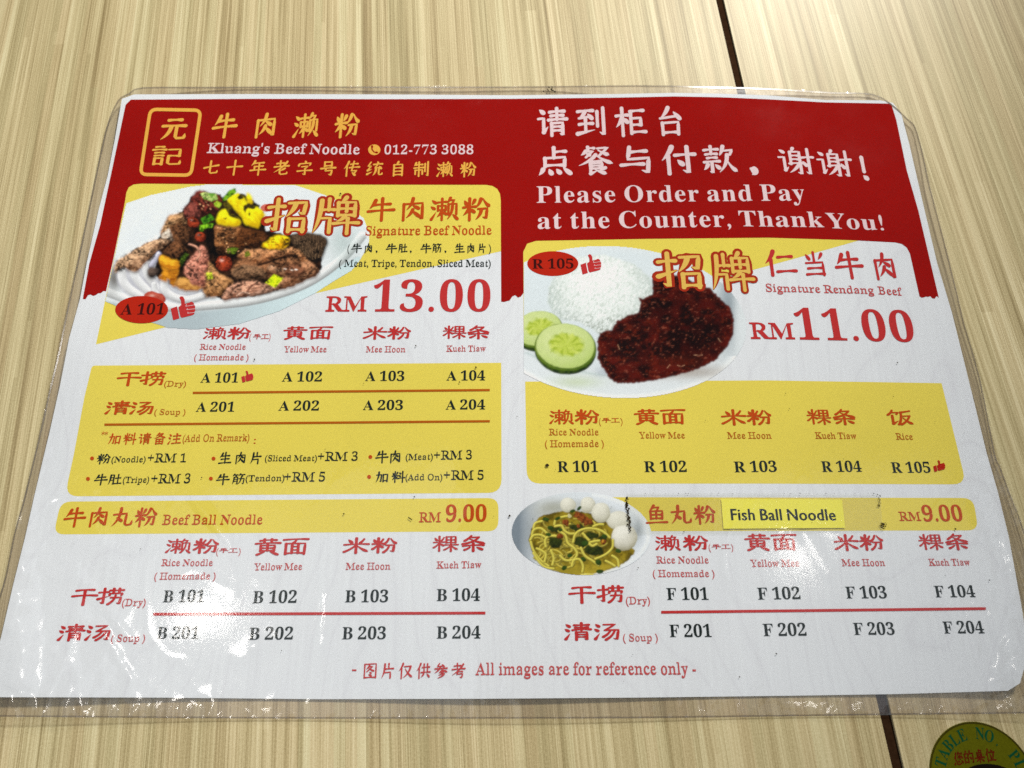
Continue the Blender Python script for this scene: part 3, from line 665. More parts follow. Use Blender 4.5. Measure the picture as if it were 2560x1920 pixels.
# beef noodle panel
for fr, ch, a in (('a2', '招', (70, 1392, 445, 1392, 375, 310)), ('a2', '牌', (470, 1400, 880, 1400, 410, 325)), ('v', '招', (1422, 625, 1526, 624, 104, 82)), ('v', '牌', (1538, 628, 1632, 628, 94, 84))):
    Z(fr, ch, *a, 'outline_red', 9.5, grow=12, layer=8); Z(fr, ch, *a, 'gold2', 9.5, layer=10)
Z('a2', '牛肉濑粉', 950, 1287, 2025, 1285, 245, 205, 'text_orange', 10.5, rise=0.05)
T('a2', 'Signature Beef Noodle', 945, 1412, 2035, 1405, 76, 'text_orange', 0.105)
for ch, x0, x1 in (('牛', 820, 912), ('肉', 928, 1008), ('，', 1010, 1070), ('牛', 1120, 1215), ('肚', 1225, 1305), ('，', 1305, 1365), ('牛', 1420, 1512), ('筋', 1520, 1602), ('，', 1605, 1665), ('生', 1715, 1800), ('肉', 1818, 1892), ('片', 1915, 1988)):
    Z('a2', ch, x0, 1563, x1, 1563, x1 - x0, 82, 'black', 11.5, rise=0.05)
T('a2', '(', 787, 1555, 808, 1555, 62, 'black', 0.07); T('a2', ')', 2010, 1555, 2032, 1555, 62, 'black', 0.07)
T('p', '( Meat, Tripe, Tendon, Sliced Meat)', 847, 667, 1227, 667, 17, 'black', 0.10)
T('b2', 'RM', 600, 411, 952, 409, 125, 'text_red', 0.135)
T('b2', '13.00', 1005, 411, 2025, 409, 255, 'text_red', None, track=0.03)
Z('b1', '濑粉', 1755, 650, 2160, 650, 195, 108, 'text_red', 11, True); 
Z('v', '手工', 546, 733, 580, 733, 17, 12, 'text_red', 10, True); T('v', '(', 538, 734, 542, 734, 13, 'thin_red', 0.06); T('v', ')', 580, 734, 584, 734, 13, 'thin_red', 0.06)
T('b1', 'Rice Noodle', 1725, 740, 2120, 740, 48, 'thin_red', TH); T('b1', '( Homemade )', 1675, 832, 2145, 832, 50, 'thin_red', TH)
for fr, s, x0, x1, yb, hh in (('b2', '黄面', 230, 652, 650, 112), ('b2', '米粉', 925, 1337, 650, 112), ('b2', '粿条', 1613, 2022, 645, 115)):
    Z(fr, s, x0, yb, x1, yb, 200, hh, 'text_red', 11, True)
T('b2', 'Yellow Mee', 240, 762, 608, 762, 50, 'thin_red', TH); T('b2', 'Mee Hoon', 950, 762, 1290, 762, 50, 'thin_red', TH); T('b2', 'Kueh Tiaw', 1645, 757, 1985, 755, 50, 'thin_red', TH)
# codes panel
Z('b1', '干捞', 1000, 1050, 1412, 1050, 205, 125, 'text_orange', 11, True); T('b1', '(Dry)', 1415, 1058, 1605, 1058, 46, 'thin_orange', TH)
Z('b1', '清汤', 905, 1300, 1325, 1300, 205, 122, 'text_orange', 11, True); T('b1', '( Soup )', 1330, 1302, 1600, 1302, 46, 'thin_orange', TH)
for fr, s, x0, x1, yb in (('b1', 'A 101', 1730, 2055, 1024), ('b2', 'A 102', 222, 568, 1015), ('b2', 'A 103', 942, 1280, 1010), ('b2', 'A 104', 1645, 1980, 1006),
                          ('b1', 'A 201', 1690, 2022, 1276), ('b2', 'A 202', 192, 542, 1266), ('b2', 'A 203', 922, 1268, 1261), ('b2', 'A 204', 1638, 1980, 1257)):
    T(fr, s, x0, yb, x1, yb - 1, 80, 'black')
def rule(pts, mat, label):
    I = Ink(); line(I, 'p', *pts); I.build('rule', LAY * 6, M[mat], label)
rule((482, 982, 1224.5, 975, 5.6), 'rule_orange', 'thin orange rule under the first row of codes')
rule((261, 1061.5, 1224.5, 1053, 5.6), 'rule_orange', 'thin orange rule under the second row of codes')
T('b1', '**', 870, 1500, 925, 1500, 50, 'text_orange'); Z('b1', '加料请备注', 928, 1560, 1555, 1558, 108, 102, 'text_orange', 10, rise=0.05)
T('b1', '(Add On Remark)', 1575, 1537, 2152, 1530, 60, 'thin_orange', TH); T('b1', ':', 2190, 1552, 2208, 1552, 60, 'text_orange')
for fr, x, y in (('c1', 795, 20), ('c1', 1845, 22), ('v', 800, 987), ('c1', 760, 197), ('c1', 1822, 195), ('c2', 977, 180)):
    I = Ink(); disc(I, fr, x, y, 17 if fr != 'v' else 4.2, 17 if fr != 'v' else 4.2, 14); I.build('bullet', LAY * 6, M['text_orange'])
for fr, s, x0, x1, yb, cw, hh in (('c1', '粉', 830, 945, 70, 115, 92), ('v', '生肉片', 471, 565, 1002, 27, 26), ('v', '牛肉', 810, 867, 1000, 28, 27), ('c1', '牛肚', 805, 1040, 250, 115, 98), ('c1', '牛筋', 1862, 2112, 248, 115, 98), ('c2', '加料', 1030, 1282, 230, 112, 100)):
    Z(fr, s, x0, yb, x1, yb, cw, hh, 'black', 10.5, rise=0.05)
for fr, s, x0, x1, yb, cap in (('c1', '(Noodle)', 960, 1255, 55, 50), ('c1', '+RM 1', 1270, 1605, 55, 74), ('c2', '(Sliced Meat)', 75, 525, 45, 50), ('c2', '+RM 3', 530, 880, 42, 74), ('v', '(Meat)', 876, 935, 994, 13), ('v', '+RM 3', 937, 1020, 993, 18.5),
                               ('c1', '(Tripe)', 1058, 1285, 232, 52), ('c1', '+RM 3', 1300, 1642, 236, 78), ('v', '(Tendon)', 530, 614, 1040, 13), ('c2', '+RM 5', 240, 597, 221, 78), ('c2', '(Add On)', 1290, 1610, 210, 52), ('c2', '+RM 5', 1620, 1970, 206, 78)):
    T(fr, s, x0, yb, x1, yb - 1, cap, 'black', 0.09)
# beef ball bar and table
Z('c1', '牛肉丸粉', 535, 612, 1342, 612, 190, 172, 'text_orange', 10.5, rise=0.05)
T('p', 'Beef Ball Noodle', 405, 1312, 655, 1311, 24, 'text_orange', 0.10); T('c2', 'RM', 1408, 573, 1595, 571, 82, 'text_orange', 0.11); T('c2', '9.00', 1638, 570, 1992, 566, 136, 'text_orange', 0.15)
Z('c1', '濑粉', 1425, 842, 1882, 842, 218, 132, 'text_red', 11, True); Z('c1', '手工', 1890, 838, 2050, 838, 78, 44, 'text_red', 10, True)
T('c1', '(', 1865, 850, 1885, 850, 52, 'thin_red', 0.06); T('c1', ')', 2058, 850, 2078, 850, 52, 'thin_red', 0.06)
T('c1', 'Rice Noodle', 1392, 950, 1835, 950, 56, 'thin_red', TH); T('c1', '( Homemade )', 1330, 1068, 1860, 1066, 58, 'thin_red', TH)
Z('v', '黄面', 548, 1199, 664, 1198, 56, 36, 'text_red', 11, True); Z('c2', '米粉', 750, 842, 1217, 838, 222, 138, 'text_red', 11, True); Z('c2', '粿条', 1525, 828, 1987, 822, 220, 140, 'text_red', 11, True)
T('v', 'Yellow Mee', 548, 1232, 652, 1231, 14.5, 'thin_red', TH); T('c2', 'Mee Hoon', 775, 983, 1160, 981, 58, 'thin_red', TH); T('c2', 'Kueh Tiaw', 1560, 972, 1947, 968, 58, 'thin_red', TH)
Z('c1', '干捞', 603, 1290, 1052, 1285, 222, 152, 'text_red', 11, True); T('c1', '(Dry)', 1050, 1297, 1255, 1295, 60, 'thin_red', TH)
Z('c1', '清汤', 493, 1600, 950, 1595, 220, 150, 'text_red', 11, True); T('c1', '( Soup )', 955, 1606, 1250, 1604, 60, 'thin_red', TH)
for fr, s, x0, x1, yb, cap in (('c1', 'B 101', 1405, 1760, 1263, 100), ('v', 'B 102', 545, 640, 1303, 25.5), ('c2', 'B 103', 768, 1140, 1263, 100), ('c2', 'B 104', 1560, 1935, 1252, 100),
                               ('c1', 'B 201', 1350, 1712, 1580, 100), ('v', 'B 202', 537, 632, 1382, 25.5), ('c2', 'B 203', 742, 1120, 1583, 102), ('c2', 'B 204', 1560, 1940, 1577, 102)):
    T(fr, s, x0, yb, x1, yb - 1, cap, 'black')
rule((383, 1535.5, 1213.5, 1532.5, 7), 'text_red', 'red rule between the rows of beef ball codes')
# rendang panel
for ch, x0, x1, y0, hh in (('仁', 1655, 1722, 595, 56), ('当', 1738, 1790, 596, 54), ('牛', 1808, 1870, 601, 60), ('肉', 1888, 1944, 604, 60)):
    Z('v', ch, x0, y0, x1, y0 + 1, x1 - x0, hh, 'text_red', 10.5, rise=0.04)
T('p', 'Signature Rendang', 1916, 729, 2186, 735, 19, 'thin_red', 0.10); T('p', 'Beef', 2197, 735.5, 2257, 739, 19, 'thin_red', 0.10)
T('p', 'RM', 1878, 847, 1988, 848, 39, 'text_red', 0.13); T('b4', '11.00', 255, 652, 1280, 674, 258, 'text_red', None, track=0.03)
Z('b3', '濑粉', 325, 1385, 757, 1385, 208, 130, 'text_orange', 11, True); Z('b3', '手工', 778, 1372, 930, 1372, 74, 44, 'text_orange', 10, True)
T('b3', '(', 752, 1385, 770, 1385, 52, 'thin_orange', 0.06); T('b3', ')', 938, 1385, 958, 1385, 52, 'thin_orange', 0.06)
T('b3', 'Rice Noodle', 320, 1480, 748, 1480, 54, 'thin_orange', TH); T('b3', '( Homemade )', 285, 1582, 795, 1580, 56, 'thin_orange', TH)
Z('b3', '黄面', 1060, 1385, 1502, 1383, 212, 130, 'text_orange', 11, True); Z('v', '米粉', 1560, 918, 1669, 918, 53, 34, 'text_orange', 11, True)
Z('b4', '粿条', 345, 1385, 772, 1388, 205, 135, 'text_orange', 11, True); Z('b4', '饭', 1045, 1390, 1262, 1392, 217, 135, 'text_orange', 11, True)
T('b3', 'Yellow Mee', 1100, 1507, 1495, 1507, 54, 'thin_orange', TH); T('v', 'Mee Hoon', 1572, 947.5, 1667, 947.5, 13.5, 'thin_orange', TH); T('b4', 'Kueh Tiaw', 412, 1509, 768, 1512, 54, 'thin_orange', TH); T('b4', 'Rice', 1110, 1517, 1255, 1519, 54, 'thin_orange', TH)
for fr, s, x0, x1, yb, cap in (('c3', 'R 101', 395, 745, 138, 90), ('c3', 'R 102', 1145, 1512, 138, 90), ('v', 'R 103', 1587, 1679, 1020, 22.5), ('c4', 'R 104', 470, 814, 137, 90), ('c4', 'R 105', 1075, 1410, 145, 90),
                               ('c3', 'F 101', 1340, 1700, 1243, 100), ('v', 'F 102', 1638, 1730, 1295, 25), ('c4', 'F 103', 680, 1032, 1230, 100), ('c4', 'F 104', 1450, 1797, 1220, 98),
                               ('c3', 'F 201', 1365, 1727, 1564, 104), ('v', 'F 202', 1650, 1743, 1374, 26), ('c4', 'F 203', 748, 1100, 1545, 102), ('c4', 'F 204', 1525, 1874, 1533, 102)):
    T(fr, s, x0, yb, x1, yb - 1, cap, 'black')
# fish ball bar and table
Z('c3', '鱼丸粉', 1158, 590, 1768, 590, 190, 168, 'text_orange', 10.5, rise=0.03)
I = Ink()
for dx, dy in ((0, 0), (0.9, 0), (-0.9, 0), (0, 0.5), (0.45, -0.3)): text(I, 'v', 'Fish Ball Noodle', 1580.5 + dx, 1123.5 + dy, 1806 + dx, 1124 + dy, 23.5, None, False, 0.03)
for k in range(len(I.z)): I.z[k] = 1e-6 * (k * 5 // len(I.z))
I.build('lettering', 0.00007, M['black'], 'dark sans lettering reading Fish Ball Noodle', True)
T('c4', 'RM', 1140, 560, 1325, 560, 76, 'text_orange', 0.10); T('c4', '9.00', 1345, 566, 1692, 563, 132, 'text_orange', 0.14)
Z('c3', '濑粉', 1243, 817, 1702, 817, 215, 136, 'text_red', 11, True); Z('c3', '手工', 1728, 805, 1888, 805, 78, 44, 'text_red', 10, True)
T('c3', '(', 1700, 815, 1720, 815, 52, 'thin_red', 0.06); T('c3', ')', 1895, 815, 1915, 815, 52, 'thin_red', 0.06)
T('c3', 'Rice Noodle', 1250, 928, 1700, 928, 58, 'thin_red', TH); T('c3', '( Homemade )', 1218, 1045, 1752, 1045, 58, 'thin_red', TH)
Z('v', '黄面', 1611, 1189, 1723, 1189, 54, 36, 'text_red', 11, True); Z('c4', '米粉', 583, 817, 1012, 815, 208, 142, 'text_red', 11, True); Z('c4', '粿条', 1315, 812, 1750, 808, 208, 142, 'text_red', 11, True)
T('v', 'Yellow Mee', 1622, 1224.5, 1727, 1224, 15, 'thin_red', TH); T('c4', 'Mee Hoon', 643, 951, 1014, 950, 58, 'thin_red', TH); T('c4', 'Kueh Tiaw', 1395, 948, 1750, 946, 58, 'thin_red', TH)
Z('c3', '干捞', 492, 1272, 967, 1268, 226, 155, 'text_red', 11, True); T('c3', '(Dry)', 985, 1282, 1195, 1280, 62, 'thin_red', TH)
Z('c3', '清汤', 458, 1595, 942, 1592, 228, 158, 'text_red', 11, True); T('c3', '( Soup )', 960, 1602, 1262, 1600, 62, 'thin_red', TH)
rule((1653, 1530.5, 2464.5, 1521.5, 7), 'text_red', 'red rule between the rows of fish ball codes')
# footer
T('d2', '-', 220, 512, 250, 512, 80, 'text_red'); Z('d2', '图片仅供参考', 295, 542, 1005, 542, 98, 108, 'text_red', 10, rise=0.04)
T('p', 'All images are for reference only -', 1189, 1688, 1741, 1686.5, 30, 'thin_red', 0.10)
# ovals and thumbs
def thumb(fr, x, y, s, mat, label, lines=True):
    I = Ink()
    def q(P): return [PX(fr, x + a * s, y + b * s) for a, b in P]
    cuff = [(0, 52), (26, 42), (36, 92), (10, 100)]; I.add(q(cuff), [[0, 1, 2, 3]])
    body = [(32, 46), (44, 36), (42, 12), (36, 6), (42, 0), (52, 2), (58, 14), (57, 32), (78, 26), (86, 22), (96, 28), (97, 36), (102, 42), (101, 52), (102, 60), (98, 66), (98, 74), (90, 79), (70, 84), (46, 90), (40, 84)]
    I.add(q([(60, 55)] + body), [[0, 1 + k, 1 + (k + 1) % len(body)] for k in range(len(body))])
    I.build('thumb_symbol', LAY * 9, M[mat], label)
    if lines:
        J = Ink()
        for a in ((66, 34, 62, 42, 100, 36), (70, 51, 66, 56, 102, 52), (72, 66, 70, 71, 100, 67)):
            pts, fc = stroke('z', [c for c in a], 2.2, False); J.add(q(pts), fc)
        J.build('finger_lines', LAY * 11, M['white_ink'])
I = Ink(); disc(I, 'b1', 1224, 394, 229, 118, 40); I.build('code_oval', LAY * 8, M['oval_red'], 'red oval reading A 101')
T('b1', 'A 101', 1038, 437, 1412, 435, 92, 'oval_black', None, layer=10)
I = Ink(); disc(I, 'p', 1382, 659, 64, 31, 40); I.build('code_oval', LAY * 8, M['oval_red'], 'red oval reading R 105')
T('p', 'R 105', 1331, 671.5, 1434, 671, 23, 'oval_black', None, layer=10)
thumb('b1', 1475, 278, 2.08, 'text_red', 'thumbs-up symbol beside the A 101 oval'); thumb('v', 1254, 549, 0.44, 'text_red', 'thumbs-up symbol beside the R 105 oval')
thumb('b1', 2085, 922, 1.02, 'text_red', 'small thumbs-up symbol after A 101', False); thumb('c4', 1428, 36, 1.02, 'oval_red', 'small thumbs-up symbol after R 105', False)

# ------------------------------------------------------------------ the three printed food photographs, as ink on fine grids
class Paint:
    def __init__(s, x0, y0, x1, y1, st):
        s.X, s.Y = np.meshgrid(np.arange(x0, x1 + st, st), np.arange(y0, y1 + st, st)); s.C = np.zeros(s.X.shape + (3,)); s.st = st
        s.mask = np.zeros(s.X.shape, bool)
    def over(s, a, col):
        a = np.clip(a, 0, 1)[..., None]; s.C = s.C * (1 - a) + np.asarray(col) * a
    def ell(s, cx, cy, rx, ry, rot=0, wob=0, seed=0, wsc=14):
        X = s.X - cx; Y = s.Y - cy
        if wob: X = X + (fbm(s.X / wsc, s.Y / wsc, seed) - .5) * wob; Y = Y + (fbm(s.X / wsc, s.Y / wsc, seed + 50) - .5) * wob
        c, n = math.cos(rot), math.sin(rot); U = (X * c + Y * n) / rx; Vv = (-X * n + Y * c) / ry
        return U, Vv, np.sqrt(U * U + Vv * Vv)
    def blob(s, fr, cx, cy, rx, ry, rot, hi, lo, wob=10, seed=1, tex=0.35, tsc=7, soft=0.08, hl=0, wsc=14):
        cx, cy = PX(fr, cx, cy); k = FR[fr][2]; rx /= k; ry /= k
        U, Vv, r = s.ell(cx, cy, rx, ry, R(rot), wob, seed, wsc)
        a = np.clip((1 - r) / soft, 0, 1)
        sh = np.clip(0.62 - 0.30 * ((s.X - cx) / max(rx, ry) * 0.5 + (s.Y - cy) / max(rx, ry) * 1.1) - 0.32 * r ** 3 + (fbm(s.X / tsc, s.Y / tsc, seed + 9) - .5) * tex * 3, 0, 1)[..., None]
        col = np.array(lin(lo)) * (1 - sh) + np.array(lin(hi)) * sh
        s.over(a, col)
        if hl: s.over(np.exp(-(((s.X - cx + rx * .25) / (rx * .22)) ** 2 + ((s.Y - cy + ry * .4) / (ry * .18)) ** 2)) * hl, np.array(lin((255, 235, 220))))
    def blur(s, a, k):
        a = np.asarray(a, float)
        for _ in range(2):
            for ax in (0, 1):
                c = np.cumsum(np.concatenate([np.repeat(a.take([0], ax), k + 1, ax), a, np.repeat(a.take([-1], ax), k, ax)], ax), ax)
                n = a.shape[ax]; a = (c.take(range(2 * k + 1, n + 2 * k + 1), ax) - c.take(range(0, n), ax)) / (2 * k + 1)
        return a
    def soften(s, amt):
        for c in range(3): s.C[..., c] = s.C[..., c] * (1 - amt) + s.blur(s.C[..., c], 1) * amt
    def lump(s, fr, pts, hi, lo, r=6, seed=1, ang=0, tex=1.0):   # a piece of food: rounded edge, fibres, thin dark rim
        pts = [PX(fr, *q) for q in pts]; P = smooth_closed(pts, 4)
        X = s.X + (fbm(s.X / 9, s.Y / 9, seed) - .5) * 7; Y = s.Y + (fbm(s.X / 9, s.Y / 9, seed + 5) - .5) * 7
        m = inside(P, X, Y).astype(float); a = s.blur(m, 1); k = max(1, int(r)); B = s.blur(m, k); gy, gx = np.gradient(B)
        c, n = math.cos(R(ang)), math.sin(R(ang)); U = s.X * c + s.Y * n; W = -s.X * n + s.Y * c
        f1 = fbm(U / 16, W / 3.4, seed + 11, 3) - .5; f2 = fbm(s.X / 9, s.Y / 9, seed + 12, 3) - .5
        sh = np.clip(.66 + (gy * 1.0 + gx * .45) * k * 1.5 + (f1 * 1.1 + f2 * 1.3) * tex - np.clip(.9 - B, 0, 1) * .25, 0, 1.1)[..., None]
        s.over(np.clip(s.blur(np.roll(m, 2, 0), 2) - m, 0, 1) * .6, np.array(lin((14, 8, 6))))
        s.over(a, np.array(lin(lo)) * (1 - sh) + np.array(lin(hi)) * sh)
    def poly(s, fr, pts, col, col2=None, tsc=8, soft=1.2, seed=3, wob=3, wsc=9):
        pts = [PX(fr, *p) for p in pts]; X = s.X + (fbm(s.X / wsc, s.Y / wsc, seed) - .5) * wob * 2; Y = s.Y + (fbm(s.X / wsc, s.Y / wsc, seed + 5) - .5) * wob * 2
        a = inside(pts, X, Y).astype(float); a = (a + np.roll(a, 1, 0) + np.roll(a, -1, 0) + np.roll(a, 1, 1) + np.roll(a, -1, 1)) / 5
        c = np.array(lin(col))
        if col2:
            t = np.clip((fbm(s.X / tsc, s.Y / tsc, seed + 3) - .5) * 3.2 + .5, 0, 1)[..., None]; c = np.array(lin(col2)) * (1 - t) + c * t
        s.over(a, c)
    def path(s, fr, pts, w, col, dark=None, soft=1.0):
        P = [np.array(PX(fr, *p)) for p in pts]; w = w / FR[fr][2] / 2
        Q = []
        for i in range(len(P) - 1):
            p0, p1, p2, p3 = P[max(0, i - 1)], P[i], P[i + 1], P[min(len(P) - 1, i + 2)]
            for k in range(7):
                t = k / 7; Q.append(0.5 * (2 * p1 + (-p0 + p2) * t + (2 * p0 - 5 * p1 + 4 * p2 - p3) * t * t + (-p0 + 3 * p1 - 3 * p2 + p3) * t ** 3))
        Q.append(P[-1]); D = np.full(s.X.shape, 1e9); S = np.zeros(s.X.shape)
        for a, b in zip(Q[:-1], Q[1:]):
            d = b - a; L = (d ** 2).sum() + 1e-9; t = np.clip(((s.X - a[0]) * d[0] + (s.Y - a[1]) * d[1]) / L, 0, 1)
            ex = s.X - a[0] - t * d[0]; ey = s.Y - a[1] - t * d[1]; e = np.hypot(ex, ey); m = e < D; D = np.where(m, e, D); S = np.where(m, ex * .4 + ey, S)
        if dark is not None: s.over(np.clip((w * 1.5 + 1 - D) / 2.0, 0, 1) * .55, np.array(lin(dark)))
        sh = np.clip(0.8 - 0.5 * S / max(w, .5), 0.35, 1.15)[..., None]
        s.over(np.clip((w - D) / soft + .5, 0, 1), np.array(lin(col)) * sh)
    def build(s, name, layer, label, grain=0.05):
        g = (vnoise(s.X / 2.2, s.Y / 2.2, 88) - .5)[..., None] * grain * 2
        C = np.clip(s.C * 1.16 * (1 + g) + g * 0.006, 0.001, 0.95)
        ny, nx = s.X.shape; idx = -np.ones(s.X.shape, int); mk = s.mask
        q = mk[:-1, :-1] & mk[1:, :-1] & mk[:-1, 1:] & mk[1:, 1:]
        used = np.zeros(s.X.shape, bool); used[:-1, :-1] |= q; used[1:, :-1] |= q; used[:-1, 1:] |= q; used[1:, 1:] |= q
        idx[used] = np.arange(used.sum()); V = on_sheet(s.X[used], s.Y[used], layer) - MO
        F = np.stack([idx[1:, :-1][q], idx[1:, 1:][q], idx[:-1, 1:][q], idx[:-1, :-1][q]], 1)
        me = bpy.data.meshes.new(name); me.vertices.add(len(V)); me.vertices.foreach_set('co', V.ravel())
        me.loops.add(F.size); me.loops.foreach_set('vertex_index', F.ravel()); me.polygons.add(len(F))
        me.polygons.foreach_set('loop_start', np.arange(len(F)) * 4); me.update(calc_edges=True)
        at = me.color_attributes.new('ink', 'FLOAT_COLOR', 'POINT'); at.data.foreach_set('color', np.concatenate([C[used], np.ones((used.sum(), 1))], 1).ravel())
        me.materials.append(M['photo']); me.shade_smooth(); o = bpy.data.objects.new(name, me); COL.objects.link(o); o.parent = menu; o['label'] = label
        return o
# --- beef noodle plate
p = Paint(262, 458, 930, 832, 1.6)
panel = inside([(314, 505), (322, 470), (345, 460), (1000, 463), (1000, 900), (450, 900), (236, 870), (262, 756)], p.X, p.Y)
top_outline = [(315, 507), (376, 487), (474, 466), (560, 455), (680, 455), (741, 463), (814, 487), (870, 514), (910, 545), (925, 585), (922, 614), (900, 652), (880, 677), (831, 706), (793, 731), (700, 778), (600, 810), (491, 824), (420, 820), (376, 806), (320, 778), (262, 754), (280, 660)]
p.mask = inside(top_outline, p.X, p.Y) & panel
p.C[:] = np.array(lin((226, 232, 235)))
p.over(np.clip((fbm(p.X / 60, p.Y / 50, 5) - .42) * 3, 0, 1) * .20, np.array(lin((200, 212, 220))))
body = inside([(262, 752), (330, 765), (430, 778), (520, 776), (640, 760), (760, 722), (840, 672), (900, 640), (900, 900), (250, 900)], p.X, p.Y)
p.over(p.blur(body, 2) * 1.0, np.array(lin((172, 186, 192))))
p.over(body * np.clip((p.X - 480) / 260, 0, 1), np.array(lin((205, 224, 228))))
p.path('p', [(262, 728), (330, 752), (420, 768), (520, 764), (640, 750), (760, 712), (850, 652), (905, 590)], 22, (238, 242, 243), None, 3)
p.over(np.exp(-(((p.X - 858) / 40) ** 2 + ((p.Y - 606) / 55) ** 2)) * .55, np.array(lin((158, 180, 176))))
p.over(np.exp(-(((p.X - 285) / 20) ** 2 + ((p.Y - 696) / 34) ** 2)) * .85, np.array(lin((80, 72, 64))))
L = p.lump
# dark broth and gaps behind everything
p.poly('f', [(480, 500), (560, 350), (700, 250), (760, 140), (850, 100), (1000, 120), (1060, 170), (1150, 110), (1270, 150), (1370, 260), (1400, 430), (1560, 470), (1800, 460), (1920, 520), (1880, 660), (1880, 770), (1700, 870), (1500, 950), (1300, 1000), (1000, 1030), (800, 900), (600, 950), (450, 860), (120, 800), (110, 730), (260, 600)], (44, 24, 12), (10, 5, 4), 12, seed=2, wob=4)
# white noodles
p.poly('f', [(118, 800), (230, 720), (380, 650), (470, 640), (430, 800), (520, 900), (860, 930), (865, 1000), (700, 1045), (560, 1035), (300, 1015), (170, 965), (125, 880)], (222, 225, 230), (196, 200, 208), 22, seed=6, wob=2)
for q, w_ in (([(150, 790), (170, 880), (240, 960), (340, 1010)], 74), ([(250, 760), (280, 850), (370, 950), (470, 1020)], 70), ([(350, 740), (380, 830), (450, 920), (540, 990)], 60), ([(520, 860), (530, 950), (600, 1010), (720, 1036), (860, 1000)], 66), ([(430, 900), (440, 960), (500, 1020)], 40)):
    p.path('f', q, w_, (240, 242, 244), (178, 178, 186), 4)
p.path('f', [(470, 640), (440, 690), (410, 740)], 40, (212, 212, 232), (110, 105, 125), 4)
p.over(np.exp(-(((p.X - 380) / 10) ** 2 + ((p.Y - 682) / 16) ** 2)) * .9, np.array(lin((56, 46, 42))))
L('f', [(370, 790), (400, 755), (470, 770), (450, 830), (410, 850), (375, 830)], (98, 80, 70), (34, 26, 24), 5, 61)
# left slices
L('f', [(85, 780), (110, 700), (210, 640), (300, 580), (400, 530), (520, 500), (570, 530), (530, 570), (470, 600), (430, 660), (400, 690), (340, 740), (280, 800), (220, 780), (170, 760), (110, 800)], (192, 154, 120), (104, 72, 50), 9, 11, 22)
L('f', [(560, 310), (640, 290), (700, 290), (720, 360), (680, 400), (620, 420), (560, 450), (510, 490), (480, 460), (510, 400)], (184, 140, 98), (92, 60, 34), 7, 14, -40)
L('f', [(500, 490), (540, 430), (600, 440), (610, 520), (560, 520)], (212, 200, 184), (120, 96, 76), 5, 15)
L('f', [(560, 420), (640, 380), (730, 400), (740, 500), (700, 560), (730, 640), (640, 680), (560, 660), (520, 620), (560, 560), (600, 520)], (104, 66, 40), (36, 20, 10), 6, 16, 60, 1.4)
# top: dark braised piece
L('f', [(750, 150), (820, 85), (900, 110), (990, 130), (1020, 180), (1000, 250), (960, 300), (880, 310), (840, 340), (760, 330), (690, 310), (700, 240), (740, 200)], (110, 44, 34), (40, 14, 10), 7, 17, 40, 1.5)
L('f', [(700, 230), (770, 190), (820, 240), (830, 310), (770, 340), (700, 320)], (128, 64, 54), (62, 28, 22), 6, 18, 80, 1.3)
for x, y in ((830, 210), (860, 225), (900, 215), (850, 250), (920, 250), (880, 190)): p.blob('f', x, y, 13, 8, 40, (198, 150, 110), (140, 90, 60), 1, 3, .1, soft=.5)
# centre dark block
L('f', [(970, 390), (1060, 380), (1180, 400), (1240, 480), (1220, 560), (1120, 600), (1060, 640), (980, 620), (950, 520)], (142, 92, 54), (62, 34, 16), 8, 19, 10, 1.3)
L('f', [(1180, 420), (1320, 440), (1420, 480), (1400, 560), (1300, 600), (1180, 600), (1130, 560)], (92, 52, 24), (34, 16, 6), 8, 20, -10, 1.2)
p.poly('f', [(880, 420), (950, 430), (960, 560), (970, 640), (930, 640), (880, 560)], (20, 10, 6), (6, 3, 2), 9, soft=2, seed=4, wob=2)
# tripe
L('f', [(1620, 480), (1700, 455), (1830, 460), (1930, 510), (1925, 580), (1880, 680), (1800, 700), (1720, 650), (1640, 590)], (70, 52, 38), (16, 11, 8), 9, 23, 0, .8)
tr_ = inside([PX('f', *q) for q in [(1630, 480), (1720, 455), (1840, 470), (1920, 520), (1890, 660), (1800, 690), (1720, 640), (1650, 590)]], p.X, p.Y)
cell = np.abs(np.sin((p.X + 2.5 * fbm(p.X / 9, p.Y / 9, 5)) * .78)) * np.abs(np.sin((p.Y + p.X * .35 + 2.5 * fbm(p.X / 9, p.Y / 9, 6)) * .85))
p.over(tr_ * np.clip((.34 - cell) * 4, 0, 1) * .55, np.array(lin((128, 100, 72)))); p.over(tr_ * np.clip((cell - .5) * 4, 0, 1) * .6, np.array(lin((10, 6, 4))))
# right slices
L('f', [(1580, 740), (1650, 720), (1760, 700), (1860, 780), (1840, 830), (1700, 890), (1620, 930), (1500, 960), (1380, 960), (1420, 880), (1520, 850)], (172, 122, 88), (92, 56, 34), 8, 31, -20)
L('f', [(1200, 680), (1330, 700), (1500, 660), (1620, 660), (1700, 720), (1680, 800), (1560, 840), (1400, 850), (1260, 850), (1120, 820), (1110, 760)], (140, 94, 62), (66, 38, 22), 8, 24, 0)
L('f', [(1150, 640), (1240, 605), (1400, 600), (1520, 600), (1640, 585), (1710, 630), (1760, 700), (1700, 700), (1640, 640), (1560, 650), (1440, 690), (1320, 725), (1260, 690), (1170, 670)], (200, 142, 96), (116, 70, 40), 7, 21, 8)
p.path('f', [(1330, 735), (1450, 700), (1570, 660), (1640, 655)], 20, (48, 26, 14), None, 4)
L('f', [(1110, 780), (1200, 735), (1330, 750), (1400, 800), (1390, 850), (1250, 870), (1130, 840)], (124, 92, 66), (58, 38, 24), 8, 25, 20)
L('f', [(1410, 750), (1460, 735), (1500, 770), (1540, 760), (1550, 800), (1480, 800), (1430, 790)], (190, 146, 112), (124, 82, 56), 5, 26)
